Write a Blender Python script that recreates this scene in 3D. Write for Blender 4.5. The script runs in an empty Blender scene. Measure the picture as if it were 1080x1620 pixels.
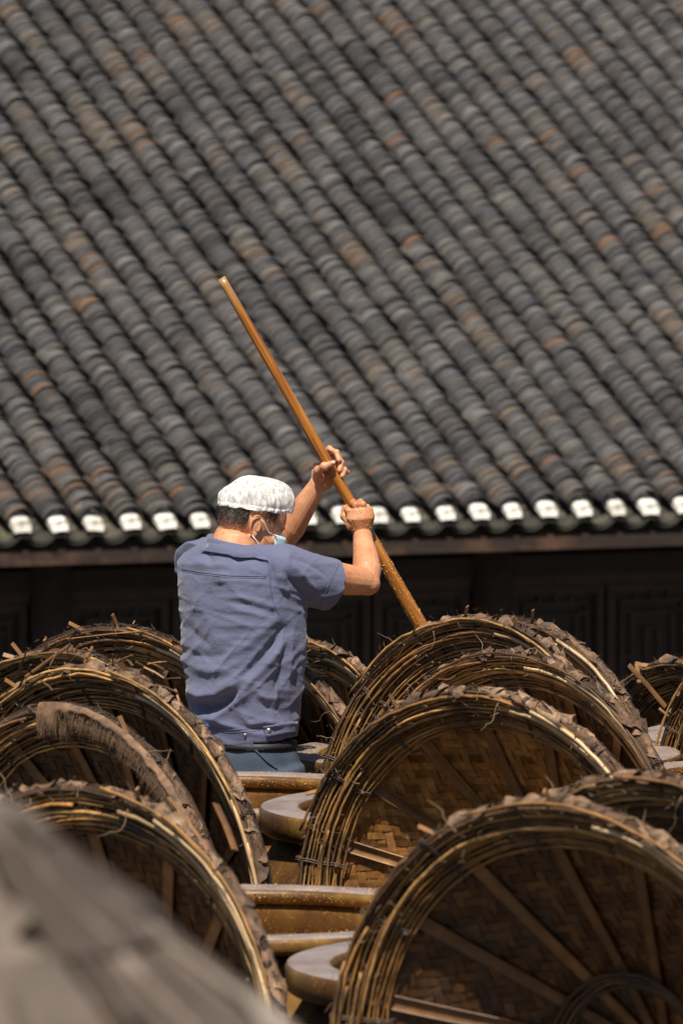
import bpy, bmesh, math, random
import numpy as np
from mathutils import Vector, Matrix, noise
rnd = random.Random(7)
R_ = math.radians
scene = bpy.context.scene
COL = scene.collection

# ------------------------------------------------------------------ camera
FPX, HZ, CAMZ = 12000.0, 60.0, 2.82
PITCH = math.atan((810 - HZ) / FPX)
cam = bpy.data.cameras.new('camera')
cam.sensor_fit = 'VERTICAL'; cam.sensor_height = 36; cam.lens = 36 * FPX / 1620
cam.clip_start = 0.2; cam.clip_end = 3000
cam.dof.use_dof = True; cam.dof.focus_distance = 20.9; cam.dof.aperture_fstop = 9.0
co = bpy.data.objects.new('camera', cam); COL.objects.link(co)
co.location = (0, 0, CAMZ); co.rotation_euler = (math.pi / 2 - PITCH, 0, 0)
scene.camera = co

def P(px, py, D):
    """point of the place at distance D (world y) lying on the line of sight of photo position px, py"""
    xc = (px - 540) / FPX; yc = (810 - py) / FPX
    dx, dy, dz = xc, math.cos(PITCH) + yc * math.sin(PITCH), -math.sin(PITCH) + yc * math.cos(PITCH)
    k = D / dy
    return Vector((dx * k, D, CAMZ + dz * k))

# ------------------------------------------------------------------ world, sun
SUN_EL, SUN_AZ = 60.0, -8.0      # azimuth: degrees to the right of straight behind the camera
sd = Vector((math.sin(R_(SUN_AZ)) * math.cos(R_(SUN_EL)), -math.cos(R_(SUN_AZ)) * math.cos(R_(SUN_EL)), math.sin(R_(SUN_EL))))
w = bpy.data.worlds.new('World'); scene.world = w; w.use_nodes = True
nt = w.node_tree; nt.nodes.clear()
sky = nt.nodes.new('ShaderNodeTexSky'); sky.sky_type = 'NISHITA'; sky.sun_disc = False
sky.sun_elevation = R_(SUN_EL); sky.sun_rotation = math.atan2(sd.x, sd.y)
bgn = nt.nodes.new('ShaderNodeBackground'); bgn.inputs[1].default_value = 0.05
wo = nt.nodes.new('ShaderNodeOutputWorld')
nt.links.new(sky.outputs[0], bgn.inputs[0]); nt.links.new(bgn.outputs[0], wo.inputs[0])
sl = bpy.data.lights.new('sun', 'SUN'); sl.energy = 5.0; sl.angle = R_(0.53); sl.color = (1.0, 0.90, 0.75)
so = bpy.data.objects.new('sun', sl); COL.objects.link(so); so.location = (5, -5, 20)
so.rotation_euler = (-sd).to_track_quat('-Z', 'Y').to_euler()
scene.view_settings.view_transform = 'Standard'; scene.view_settings.look = 'None'
scene.view_settings.exposure = 0.38; scene.view_settings.gamma = 1.0
scene.view_settings.use_curve_mapping = False
scene.render.engine = 'CYCLES'
scene.cycles.use_denoising = True
scene.cycles.max_bounces = 6

# ------------------------------------------------------------------ materials
def mat(name, build):
    m = bpy.data.materials.new(name); m.use_nodes = True
    n = m.node_tree; b = n.nodes['Principled BSDF']
    build(n, b); return m
def N(n, t, **kw):
    x = n.nodes.new(t)
    for k, v in kw.items():
        if k.startswith('i_'):
            key = k[2:]; key = int(key) if key.isdigit() else key.replace('_', ' ')
            x.inputs[key].default_value = v
        else: setattr(x, k, v)
    return x
def ramp(n, src, stops, interp='LINEAR'):
    r = n.nodes.new('ShaderNodeValToRGB'); r.color_ramp.interpolation = interp
    e = r.color_ramp.elements
    while len(e) < len(stops): e.new(0.5)
    for k, (p, c) in enumerate(stops):
        e[k].position = p; e[k].color = (*c, 1) if len(c) == 3 else c
    n.links.new(src, r.inputs[0]); return r.outputs[0]
def mix(n, a, b, f, mode='MIX'):
    m = n.nodes.new('ShaderNodeMix'); m.data_type = 'RGBA'; m.blend_type = mode
    for s, v in ((0, f), (6, a), (7, b)):
        if isinstance(v, bpy.types.NodeSocket): n.links.new(v, m.inputs[s])
        else: m.inputs[s].default_value = v if s == 0 else (*v, 1)
    return m.outputs[2]
def noise_tex(n, scale, detail=4, rough=.6, vec=None, stretch=None):
    tc = n.nodes.new('ShaderNodeTexCoord'); mp = n.nodes.new('ShaderNodeMapping')
    n.links.new(tc.outputs['Object'] if vec is None else vec, mp.inputs[0])
    if stretch: mp.inputs['Scale'].default_value = stretch
    t = N(n, 'ShaderNodeTexNoise'); t.inputs['Scale'].default_value = scale
    t.inputs['Detail'].default_value = detail; t.inputs['Roughness'].default_value = rough
    n.links.new(mp.outputs[0], t.inputs['Vector']); return t.outputs['Fac']
def bump(n, b, h, strength=.4, dist=.01):
    x = n.nodes.new('ShaderNodeBump'); x.inputs['Strength'].default_value = strength
    x.inputs['Distance'].default_value = dist
    n.links.new(h, x.inputs['Height']); n.links.new(x.outputs[0], b.inputs['Normal'])
def orand(n): return n.nodes.new('ShaderNodeObjectInfo').outputs['Random']

TILE_STOPS = [(0, (0.033, 0.032, 0.035)), (.2, (0.056, 0.055, 0.059)), (.38, (0.090, 0.087, 0.089)), (.50, (0.062, 0.065, 0.077)),
              (.62, (0.129, 0.126, 0.130)), (.74, (0.084, 0.079, 0.077)), (.86, (0.129, 0.107, 0.090)), (.94, (0.112, 0.081, 0.063)), (.985, (0.146, 0.088, 0.061))]
def tile_build(use_obj):
    def f(n, b):
        if use_obj: src = orand(n)
        else: src = N(n, 'ShaderNodeAttribute', attribute_name='tint').outputs['Fac']
        c = ramp(n, src, TILE_STOPS)
        geo = n.nodes.new('ShaderNodeNewGeometry')
        k = noise_tex(n, 9, 5, .7, geo.outputs['Position'])
        c = mix(n, c, ramp(n, k, [(.3, (.70, .68, .66)), (.7, (1.22, 1.19, 1.14))]), 1.0, 'MULTIPLY')
        k2 = noise_tex(n, 60, 4, .7, geo.outputs['Position'])
        c = mix(n, c, (.30, .30, .28), ramp(n, k2, [(.58, (0, 0, 0)), (.72, (.5, .5, .5))]))
        n.links.new(c, b.inputs['Base Color']); b.inputs['Roughness'].default_value = .62
        bump(n, b, k2, .5, .004)
    return f
M = {}
M['tile'] = mat('roof_tile', tile_build(False)); M['tile_o'] = mat('roof_tile_single', tile_build(True))
def pan_build(n, b):
    src = N(n, 'ShaderNodeAttribute', attribute_name='tint').outputs['Fac']
    c = ramp(n, src, [(0, (.032, .030, .026)), (.6, (.055, .050, .043)), (1, (.085, .075, .058))])
    geo = n.nodes.new('ShaderNodeNewGeometry'); k = noise_tex(n, 5, 5, .7, geo.outputs['Position'])
    c = mix(n, c, (.10, .115, .035), ramp(n, k, [(.60, (0, 0, 0)), (.72, (.6, .6, .6))]))
    n.links.new(c, b.inputs['Base Color']); b.inputs['Roughness'].default_value = .85
M['pan'] = mat('pan_tile', pan_build)
def lime(n, b):
    k = noise_tex(n, 30, 4)
    c = ramp(n, k, [(.36, (.36, .33, .28)), (.48, (.80, .78, .74))]); c = mix(n, c, ramp(n, orand(n), [(0, (.6, .58, .55)), (.5, (1, 1, 1))]), 1.0, 'MULTIPLY')
    n.links.new(c, b.inputs['Base Color']); b.inputs['Roughness'].default_value = .9
    bump(n, b, k, .6, .01)
M['lime'] = mat('lime_plaster', lime)
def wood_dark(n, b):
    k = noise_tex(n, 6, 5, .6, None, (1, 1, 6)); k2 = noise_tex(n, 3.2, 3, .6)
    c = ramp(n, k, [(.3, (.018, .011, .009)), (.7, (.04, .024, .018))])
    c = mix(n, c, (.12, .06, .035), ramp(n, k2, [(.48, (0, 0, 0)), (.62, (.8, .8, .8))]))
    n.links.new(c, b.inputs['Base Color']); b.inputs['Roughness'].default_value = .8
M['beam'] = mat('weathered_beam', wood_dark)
def plain(c1, c2, scale=8, rough=.8, stretch=None, bs=.3, bd=.004):
    def f(n, b):
        k = noise_tex(n, scale, 5, .62, None, stretch)
        n.links.new(ramp(n, k, [(.3, c1), (.7, c2)]), b.inputs['Base Color']); b.inputs['Roughness'].default_value = rough
        bump(n, b, k, bs, bd)
    return f
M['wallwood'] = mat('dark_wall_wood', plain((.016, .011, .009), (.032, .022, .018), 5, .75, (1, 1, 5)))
M['lattice'] = mat('lattice_wood', plain((.04, .027, .021), (.075, .05, .04), 12, .8))
M['window_back'] = mat('window_backing', plain((.018, .013, .011), (.028, .02, .017), 5, .6))
M['ground'] = mat('ground', plain((.05, .044, .038), (.09, .08, .068), 1.5, .9))
M['terrace'] = mat('terrace_stone', plain((.03, .026, .022), (.07, .06, .05), 3, .8, None, .5, .02))
def bamboo(cols, tint_lo=.55, tint_hi=1.25, stretch=None, sc=14, rough=.5, dirt=.45):
    def f(n, b):
        c = ramp(n, orand(n), [(k / (len(cols) - 1), q) for k, q in enumerate(cols)])
        geo = n.nodes.new('ShaderNodeNewGeometry')
        k = noise_tex(n, sc, 5, .65, geo.outputs['Position'])
        c = mix(n, c, ramp(n, k, [(.3, (tint_lo,) * 3), (.7, (tint_hi,) * 3)]), 1.0, 'MULTIPLY')
        k3 = noise_tex(n, 5.5, 4, .6, geo.outputs['Position'])
        c = mix(n, c, (.05, .034, .024), ramp(n, k3, [(.50, (0, 0, 0)), (.66, (dirt,) * 3)]))
        n.links.new(c, b.inputs['Base Color']); b.inputs['Roughness'].default_value = rough
        k4 = noise_tex(n, 260, 2, .5, geo.outputs['Position'])
        bump(n, b, k4, .25, .002)
    return f
M['hoop'] = mat('split_bamboo_hoop', bamboo([(0.120, 0.055, 0.019), (0.500, 0.255, 0.072), (0.220, 0.101, 0.030), (0.640, 0.370, 0.130), (0.070, 0.035, 0.016), (0.420, 0.207, 0.058)], .35, 1.45, rough=.6, dirt=.85))
M['weave'] = mat('woven_bamboo', bamboo([(0.231, 0.095, 0.022), (0.462, 0.207, 0.053), (0.326, 0.140, 0.034), (0.567, 0.279, 0.083), (0.168, 0.068, 0.019)], .5, 1.4, sc=30, dirt=.6))
M['weave_shaded'] = mat('shaded_woven_bamboo', bamboo([(0.045, 0.017, 0.004), (0.085, 0.034, 0.008), (0.060, 0.024, 0.006), (0.150, 0.064, 0.017), (0.032, 0.013, 0.004)], .4, 1.5, sc=30, dirt=.7))  # darker copy of the weave, shade of the lid interiors put into its colour
M['rimdark'] = mat('dark_rim_cane', bamboo([(0.048, 0.027, 0.015), (0.112, 0.059, 0.027), (0.068, 0.036, 0.019), (0.192, 0.101, 0.042)], .4, 1.3, rough=.75, dirt=.8))
M['spoke'] = mat('bamboo_lath', bamboo([(0.162, 0.075, 0.028), (0.342, 0.174, 0.068), (0.228, 0.111, 0.041)], .55, 1.3, dirt=.35))
M['pale'] = mat('pale_bamboo_cane', bamboo([(0.550, 0.391, 0.230), (0.620, 0.446, 0.255), (0.480, 0.316, 0.162)], .8, 1.15, rough=.38, dirt=.3))
M['bark'] = mat('palm_bark', bamboo([(0.120, 0.064, 0.036), (0.248, 0.152, 0.095), (0.156, 0.084, 0.046), (0.304, 0.197, 0.126), (0.074, 0.039, 0.024)], .35, 1.45, sc=40, rough=.8, dirt=.5))
M['fibre'] = mat('palm_fibre', plain((0.128, 0.079, 0.049), (0.272, 0.180, 0.111), 20, .8))
M['fdark'] = mat('dark_palm_fibre', plain((.020, .012, .008), (.08, .048, .028), 25, .85))
M['wire'] = mat('rusty_tie_wire', plain((.05, .035, .028), (.11, .075, .055), 40, .6))
M['lining'] = mat('leaf_lining', plain((.025, .014, .007), (.05, .028, .014), 18, .8))
M['grey_weave'] = mat('weathered_grey_bamboo', bamboo([(.014, .010, .008), (.11, .080, .064), (.035, .025, .019), (.34, .28, .24), (.055, .038, .029), (.16, .12, .098)], .2, 1.6, sc=7, rough=.7, dirt=.9))
M['sheath'] = mat('grey_dry_sheath', bamboo([(.022, .016, .012), (.30, .24, .20), (.07, .052, .042), (.46, .385, .33), (.035, .025, .02), (.17, .13, .105), (.10, .075, .06)], .6, 1.3, sc=9, rough=.8, dirt=.6))
def glaze(n, b):
    geo = n.nodes.new('ShaderNodeNewGeometry')
    k = noise_tex(n, 7, 5, .6, geo.outputs['Position'], (1, 1, .35)); k2 = noise_tex(n, 70, 3, .6, geo.outputs['Position'])
    c = ramp(n, k, [(.3, (.055, .026, .011)), (.52, (.12, .060, .018)), (.72, (.26, .15, .040))])
    c = mix(n, c, (.38, .17, .035), ramp(n, k2, [(.60, (0, 0, 0)), (.70, (.7, .7, .7))]))
    n.links.new(c, b.inputs['Base Color']); b.inputs['Roughness'].default_value = .42; b.inputs['Specular IOR Level'].default_value = .3
    bump(n, b, k2, .4, .003)
def glaze_matte(n, b):
    glaze(n, b); b.inputs['Roughness'].default_value = .75; b.inputs['Specular IOR Level'].default_value = .08
M['glaze_body'] = mat('brown_glaze_worn', glaze_matte)
M['glaze'] = mat('brown_glaze', glaze)
def rimm(n, b):
    geo = n.nodes.new('ShaderNodeNewGeometry')
    k = noise_tex(n, 9, 5, .6, geo.outputs['Position']); k2 = noise_tex(n, 90, 3, .6, geo.outputs['Position'])
    c = ramp(n, k, [(.3, (.19, .14, .12)), (.7, (.34, .30, .295))])
    c = mix(n, c, (.34, .17, .06), ramp(n, k2, [(.60, (0, 0, 0)), (.68, (.8, .8, .8))]))
    n.links.new(c, b.inputs['Base Color']); b.inputs['Roughness'].default_value = .4
M['rimtop'] = mat('grey_glazed_rim', rimm)
M['paste'] = mat('bean_paste', plain((.20, .09, .02), (.55, .30, .07), 60, .35, None, .9, .01))
M['fleck'] = mat('bean_mash_fleck', plain((.55, .30, .06), (.8, .55, .2), 30, .35))
def skin(n, b):
    geo = n.nodes.new('ShaderNodeNewGeometry')
    k = noise_tex(n, 14, 4, .6, geo.outputs['Position']); k2 = noise_tex(n, 220, 3, .6, geo.outputs['Position'])
    c = ramp(n, k, [(.3, (.48, .20, .095)), (.7, (.70, .355, .20))])
    k5 = noise_tex(n, 60, 4, .7, geo.outputs['Position']); c = mix(n, c, (.36, .12, .06), ramp(n, k5, [(.52, (0, 0, 0)), (.72, (.45, .45, .45))]))
    n.links.new(c, b.inputs['Base Color']); b.inputs['Roughness'].default_value = .46
    b.inputs['Subsurface Weight'].default_value = .12
    b.inputs['Subsurface Radius'].default_value = (.01, .004, .002); b.inputs['Subsurface Scale'].default_value = .6
    bump(n, b, k2, .35, .0015)
M['skin'] = mat('tanned_skin', skin)
def shirtm(n, b):
    geo = n.nodes.new('ShaderNodeNewGeometry')
    k = noise_tex(n, 6, 5, .65, geo.outputs['Position']); k2 = noise_tex(n, 26, 6, .7, geo.outputs['Position'], (1, 1, 2.2)); k3 = noise_tex(n, 700, 2, .5, geo.outputs['Position'])
    c = ramp(n, k, [(.3, (.086, .098, .188)), (.7, (.116, .131, .236))])
    c = mix(n, c, (.19, .20, .31), ramp(n, k3, [(.45, (0, 0, 0)), (.75, (.35, .35, .35))]))
    n.links.new(c, b.inputs['Base Color']); b.inputs['Roughness'].default_value = .85
    b.inputs['Sheen Weight'].default_value = .25
    a = n.nodes.new('ShaderNodeMath'); a.operation = 'MULTIPLY_ADD'; a.inputs[1].default_value = .08
    n.links.new(k3, a.inputs[0]); n.links.new(k2, a.inputs[2])
    bump(n, b, a.outputs[0], .55, .006)
M['shirt'] = mat('blue_cotton', shirtm)
M['trouser'] = mat('dark_teal_cotton', plain((.030, .046, .075), (.046, .068, .105), 18, .9, None, .5, .006))
M['belt'] = mat('black_belt', plain((.010, .010, .012), (.02, .02, .022), 20, .6))
M['thread'] = mat('stitch_thread', plain((.085, .09, .16), (.11, .118, .20), 20, .9))
M['metal'] = mat('snap_button_metal', plain((.35, .33, .30), (.45, .43, .40), 20, .5))
M['metal'].node_tree.nodes['Principled BSDF'].inputs['Metallic'].default_value = 1
M['hair'] = mat('black_hair', plain((.010, .009, .010), (.028, .024, .024), 90, .45))
M['eyew'] = mat('eye_white', plain((.7, .68, .65), (.8, .78, .75), 20, .3))
M['loop'] = mat('white_elastic', plain((.8, .8, .8), (.85, .85, .85), 20, .7))
M['mask'] = mat('light_blue_mask_cloth', plain((.42, .60, .68), (.62, .76, .80), 60, .8))
M['shoe'] = mat('black_rubber_boot', plain((.02, .02, .02), (.03, .03, .03), 20, .4))
def capm(n, b):
    geo = n.nodes.new('ShaderNodeNewGeometry')
    k = noise_tex(n, 110, 4, .65, geo.outputs['Position'], (1, 1, .22))
    b.inputs['Base Color'].default_value = (.86, .86, .86, 1); b.inputs['Roughness'].default_value = .8
    n.links.new(ramp(n, k, [(.36, (.38, .38, .38)), (.64, (.95, .95, .95))]), b.inputs['Alpha'])
    bump(n, b, k, .2, .002)
M['cap'] = mat('white_nonwoven_cap', capm)

def hemm(n, b):
    geo = n.nodes.new('ShaderNodeNewGeometry'); k = noise_tex(n, 80, 4, .7, geo.outputs['Position'])
    b.inputs['Base Color'].default_value = (.87, .87, .87, 1); b.inputs['Roughness'].default_value = .8
    n.links.new(ramp(n, k, [(.35, (.72, .72, .72)), (.55, (1, 1, 1))]), b.inputs['Alpha'])
M['caphem'] = mat('white_cap_hem', hemm)
def polem(n, b):
    tc = n.nodes.new('ShaderNodeTexCoord'); mp = n.nodes.new('ShaderNodeMapping'); mp.inputs['Scale'].default_value = (1, 1, .06)
    n.links.new(tc.outputs['Object'], mp.inputs[0])
    t = N(n, 'ShaderNodeTexNoise'); t.inputs['Scale'].default_value = 90; t.inputs['Detail'].default_value = 5
    n.links.new(mp.outputs[0], t.inputs['Vector'])
    c = ramp(n, t.outputs['Fac'], [(.28, (.12, .038, .007)), (.5, (.34, .125, .020)), (.72, (.52, .22, .042))])
    sep = n.nodes.new('ShaderNodeSeparateXYZ'); n.links.new(tc.outputs['Object'], sep.inputs[0])
    mr = n.nodes.new('ShaderNodeMapRange'); mr.inputs[1].default_value = 1.36; mr.inputs[2].default_value = 1.52
    n.links.new(sep.outputs[2], mr.inputs[0])
    c = mix(n, c, (.42, .25, .12), mr.outputs[0])
    n.links.new(c, b.inputs['Base Color']); b.inputs['Roughness'].default_value = .3
    bump(n, b, t.outputs['Fac'], .35, .004)
M['pole'] = mat('oiled_wood_pole', polem)
M['endgrain'] = mat('pole_end_grain', plain((.42, .30, .16), (.58, .45, .28), 60, .8))

# ------------------------------------------------------------------ helpers
def me_from(name, verts, faces, material, smooth=False):
    me = bpy.data.meshes.new(name); me.from_pydata([tuple(v) for v in verts], [], faces); me.update()
    if material is not None: me.materials.append(material)
    if smooth: me.polygons.foreach_set('use_smooth', [True] * len(me.polygons))
    return me
def ob(name, me, parent=None, matrix=None, **props):
    o = bpy.data.objects.new(name, me); COL.objects.link(o)
    if parent is not None: o.parent = parent
    if matrix is not None: o.matrix_local = matrix
    for k, v in props.items(): o[k] = v
    return o
def empty(name, loc, label, cat, group=None, mtx=None):
    o = bpy.data.objects.new(name, None); COL.objects.link(o); o.empty_display_size = .1
    if mtx is not None: o.matrix_world = mtx
    else: o.location = loc
    o['label'] = label; o['category'] = cat
    if group: o['group'] = group
    return o
class MB:
    def __init__(s): s.v = []; s.f = []
    def add(s, v, f):
        k = len(s.v); s.v += [tuple(q) for q in v]; s.f += [tuple(i + k for i in q) for q in f]
    def box(s, c, h, mtx=None):
        vs = [Vector((c[0] + sx * h[0], c[1] + sy * h[1], c[2] + sz * h[2])) for sx in (-1, 1) for sy in (-1, 1) for sz in (-1, 1)]
        if mtx is not None: vs = [mtx @ q for q in vs]
        s.add(vs, [(0, 1, 3, 2), (4, 6, 7, 5), (0, 4, 5, 1), (2, 3, 7, 6), (0, 2, 6, 4), (1, 5, 7, 3)])
    def tube(s, pts, rad, n=8, closed=False, caps=True, flat=None, up=None):
        """swept tube; rad a number, or list of numbers or (ra, rb) pairs"""
        pts = [Vector(p) for p in pts]; m = len(pts); vs = []
        u = None
        for i in range(m):
            if closed: t = pts[(i + 1) % m] - pts[i - 1]
            else: t = pts[min(i + 1, m - 1)] - pts[max(i - 1, 0)]
            t.normalize()
            ref = Vector(up) if up is not None else (u if u is not None else (Vector((0, 0, 1)) if abs(t.z) < .9 else Vector((0, 1, 0))))
            u = ref - t * ref.dot(t)
            if u.length < 1e-6: u = Vector((1, 0, 0)) - t * t.x
            u.normalize(); b = t.cross(u)
            r = rad[i] if isinstance(rad, list) else rad
            ra, rb = r if isinstance(r, (list, tuple)) else (r, r)
            for k in range(n):
                a = 2 * math.pi * k / n
                vs.append(pts[i] + u * (ra * math.cos(a)) + b * (rb * math.sin(a)))
        fs = []
        for i in range(m if closed else m - 1):
            j = (i + 1) % m
            for k in range(n):
                l = (k + 1) % n
                fs.append((i * n + k, i * n + l, j * n + l, j * n + k))
        if not closed and caps:
            fs.append(tuple(range(n - 1, -1, -1))); fs.append(tuple((m - 1) * n + k for k in range(n)))
        s.add(vs, fs)
    def ball(s, c, r, mtx=None, nu=20, nv=12):
        c = Vector(c); vs = []; fs = []
        rr = r if isinstance(r, (tuple, list)) else (r, r, r)
        for i in range(1, nv):
            a = math.pi * i / nv
            for k in range(nu):
                b = 2 * math.pi * k / nu
                q = Vector((rr[0] * math.sin(a) * math.cos(b), rr[1] * math.sin(a) * math.sin(b), rr[2] * math.cos(a)))
                vs.append(c + (mtx @ q if mtx is not None else q))
        for sgn in (1, -1):
            q = Vector((0, 0, rr[2] * sgn)); vs.append(c + (mtx @ q if mtx is not None else q))
        for i in range(nv - 2):
            for k in range(nu):
                l = (k + 1) % nu
                fs.append((i * nu + k, (i + 1) * nu + k, (i + 1) * nu + l, i * nu + l))
        T = (nv - 1) * nu
        for k in range(nu):
            l = (k + 1) % nu
            fs.append((T, k, l)); fs.append((T + 1, (nv - 2) * nu + l, (nv - 2) * nu + k))
        s.add(vs, fs)
    def mesh(s, name, material, smooth=True): return me_from(name, s.v, s.f, material, smooth)
def remesh(mb, voxel, smooth_it=3, name='m', material=None):
    me = mb.mesh('tmp', None); o = bpy.data.objects.new('tmp', me); COL.objects.link(o)
    md = o.modifiers.new('r', 'REMESH'); md.mode = 'VOXEL'; md.voxel_size = voxel; md.use_smooth_shade = True
    if smooth_it:
        s = o.modifiers.new('s', 'SMOOTH'); s.factor = .5; s.iterations = smooth_it
    dg = bpy.context.evaluated_depsgraph_get()
    r = bpy.data.meshes.new_from_object(o.evaluated_get(dg)); r.name = name
    bpy.data.objects.remove(o); bpy.data.meshes.remove(me)
    r.materials.clear()
    if material: r.materials.append(material)
    r.polygons.foreach_set('use_smooth', [True] * len(r.polygons))
    return r
def nz(x, y=0., z=0.): return noise.noise(Vector((x, y, z)))

# ================================================================== SETTING
def sheet(name, x0, x1, y0, y1, z0, z1, m, **kw):
    mb = MB(); mb.box(((x0 + x1) / 2, (y0 + y1) / 2, (z0 + z1) / 2), ((x1 - x0) / 2, (y1 - y0) / 2, (z1 - z0) / 2))
    return ob(name, mb.mesh(name, m, False), None, None, **kw)
mb = MB(); mb.add([(-900, -900, -2.9), (900, -900, -2.9), (900, 900, -2.9), (-900, 900, -2.9)], [(0, 1, 2, 3)])
ob('ground', mb.mesh('ground', M['ground'], False), None, None, kind='structure')
sheet('vat_terrace', -9, 9, 8.0, 25.5, -2.9, 0.0, M['terrace'], kind='structure')
sheet('upper_terrace', -9, 9, -6, 8.0, -2.9, 1.15, M['terrace'], kind='structure')

# ================================================================== TILED HALL
A, T = R_(24.8), R_(27.8)
De = 41.5
E0 = P(540, 829, De)
e = Vector((math.cos(A), math.sin(A), 0)); s_ = Vector((-math.sin(A) * math.cos(T), math.cos(A) * math.cos(T), math.sin(T)))
n_ = e.cross(s_); back = Vector((-math.sin(A), math.cos(A), 0))
RM = Matrix((e, s_, n_)).transposed()          # roof frame: x along eave, y up the slope, z outwards
WM = Matrix((e, back, Vector((0, 0, 1)))).transposed()
hall = empty('tiled_hall', (0, 0, 0), 'dark timber hall with grey tiled roof behind the worker', 'building',
             mtx=Matrix.Translation(Vector((E0.x, E0.y, -2.9))) @ WM.to_4x4())
HB = Vector((E0.x, E0.y, -2.9))
hinv = hall.matrix_world.inverted()
roofM = hinv @ (Matrix.Translation(E0) @ RM.to_4x4())
PITCHT, ROWS = .21, range(-16, 27)
OFF = -4.5 / 262.4 * 1.0
EXPO, LEN = .046, .165
def arc_tile(w, hgt, th, ln, lift, segs=8, down=False):
    """one tile in its own frame: lower end at y=0 raised by lift, running up to y=ln"""
    half = w / 2; r = (half * half + hgt * hgt) / (2 * hgt); amax = math.asin(min(1, half / r)) if hgt <= half else math.pi / 2
    vs = []
    for (yy, zz, tw) in ((0, lift, 1.0), (ln, 0, .93)):
        for rr in (r, r - th):
            for k in range(segs + 1):
                a = -amax + 2 * amax * k / segs
                x = rr * math.sin(a) * tw; z = rr * math.cos(a) - (r - hgt)
                if down: z = -z + hgt
                vs.append((x, yy, z + zz))
    S = segs + 1; fs = []
    for k in range(segs):
        o0, i0, o1, i1 = k, S + k, 2 * S + k, 3 * S + k
        fs += [(o0, o0 + 1, o1 + 1, o1), (i0, i1, i1 + 1, i0 + 1), (o0, i0, i0 + 1, o0 + 1)]
    fs += [(0, 2 * S, 3 * S, S), (S - 1, 2 * S - 1, 4 * S - 1, 3 * S - 1)]
    if down: fs = [tuple(reversed(f)) for f in fs]
    return np.array(vs), fs
cv, cf = arc_tile(.160, .068, .0105, LEN, .038)
cover_mesh = [me_from('cover_tile', cv * np.array((q, 1, p)), cf, M['tile_o'], False) for q, p in ((1, 1), (.97, 1.05), (1.03, .95), (1, 1.1))]
deck = MB(); deck.box((1.3, 4.4, -.09), (4.6, 4.36, .02))
roof = ob('roof', deck.mesh('roof', M['wallwood'], False), hall, roofM)
NR = int(8.6 / EXPO)
sv, sf, st = [], [], []; nsingle = 0
def rowx(k, y): return k * PITCHT + OFF + .010 * nz(k * 3.1, y * .55) + .006 * nz(k * 7.7, y * 2.1, 3) + .004 * nz(k * 1.7, 0, 9)
def rowz(k, y): return .012 * nz(k * .35, y * .5, 7)
cover_by_row = {}
base = 0
for k in ROWS:
    for j in range(NR):
        y = .02 + j * EXPO + rnd.uniform(-.009, .009)
        x = rowx(k, y) + rnd.gauss(0, .0018); z = .034 + rowz(k, y) + abs(rnd.gauss(0, .0024)) - .0
        rot = rnd.gauss(0, .028); tint = min(.999, max(0, rnd.random() * .50 + .20 + .46 * nz(k * 2.3, y * 1.3, 5) + (0.22 if (nz(k * 1.9 + 4, y * 1.6, 11) > .36 and rnd.random() < .6) else 0)))
        if rnd.random() < .007: tint = .995
        if rnd.random() < .022: y -= rnd.uniform(.01, .035); z += .007; rot *= 2.5; x += rnd.gauss(0, .006)
        visible = j < 10 and -9 <= k <= 11
        if visible and nsingle < 210:
            m = Matrix.Translation((x, y, z)) @ Matrix.Rotation(rot, 4, 'Z') @ Matrix.Rotation(rnd.gauss(0, .012), 4, 'Y')
            ob('cover_tile', cover_mesh[rnd.randrange(4)], roof, m); nsingle += 1
        else:
            c, s = math.cos(rot), math.sin(rot)
            q = cv.copy(); q[:, 0] *= rnd.uniform(.96, 1.04); q[:, 2] *= rnd.uniform(.94, 1.1)
            X = q[:, 0] * c - q[:, 1] * s + x; Y = q[:, 0] * s + q[:, 1] * c + y
            sv.append(np.stack((X, Y, q[:, 2] + z), 1)); b0 = base
            sf += [tuple(i + b0 for i in f) for f in cf]; base += len(cv); st += [tint] * len(cv)
def stuff_mesh(name, vlist, flist, tint, m):
    me = bpy.data.meshes.new(name); me.from_pydata(np.concatenate(vlist).tolist(), [], flist); me.update()
    me.materials.append(m); a = me.attributes.new('tint', 'FLOAT', 'POINT'); a.data.foreach_set('value', tint)
    return me
ob('cover_tile_rows', stuff_mesh('cover_tile_rows', sv, sf, st, M['tile']), roof, None, kind='stuff')
# pan tiles lying hollow side up between the rows
pv, pf = arc_tile(.172, .062, .009, .20, .026, 8, True)
sv, sf, st = [], [], []; base = 0
for k in ROWS:
    for j in range(int(8.6 / .085)):
        y = -.035 + j * .085 + rnd.uniform(-.008, .008); x = rowx(k, y) + PITCHT / 2 + rnd.gauss(0, .004)
        q = pv + np.array((x, y, -.066 + rowz(k, y) + rnd.gauss(0, .002)))
        sv.append(q); sf += [tuple(i + base for i in f) for f in pf]; base += len(pv); st += [rnd.random()] * len(pv)
ob('pan_tile_rows', stuff_mesh('pan_tile_rows', sv, sf, st, M['pan']), roof, None, kind='stuff')
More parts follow.
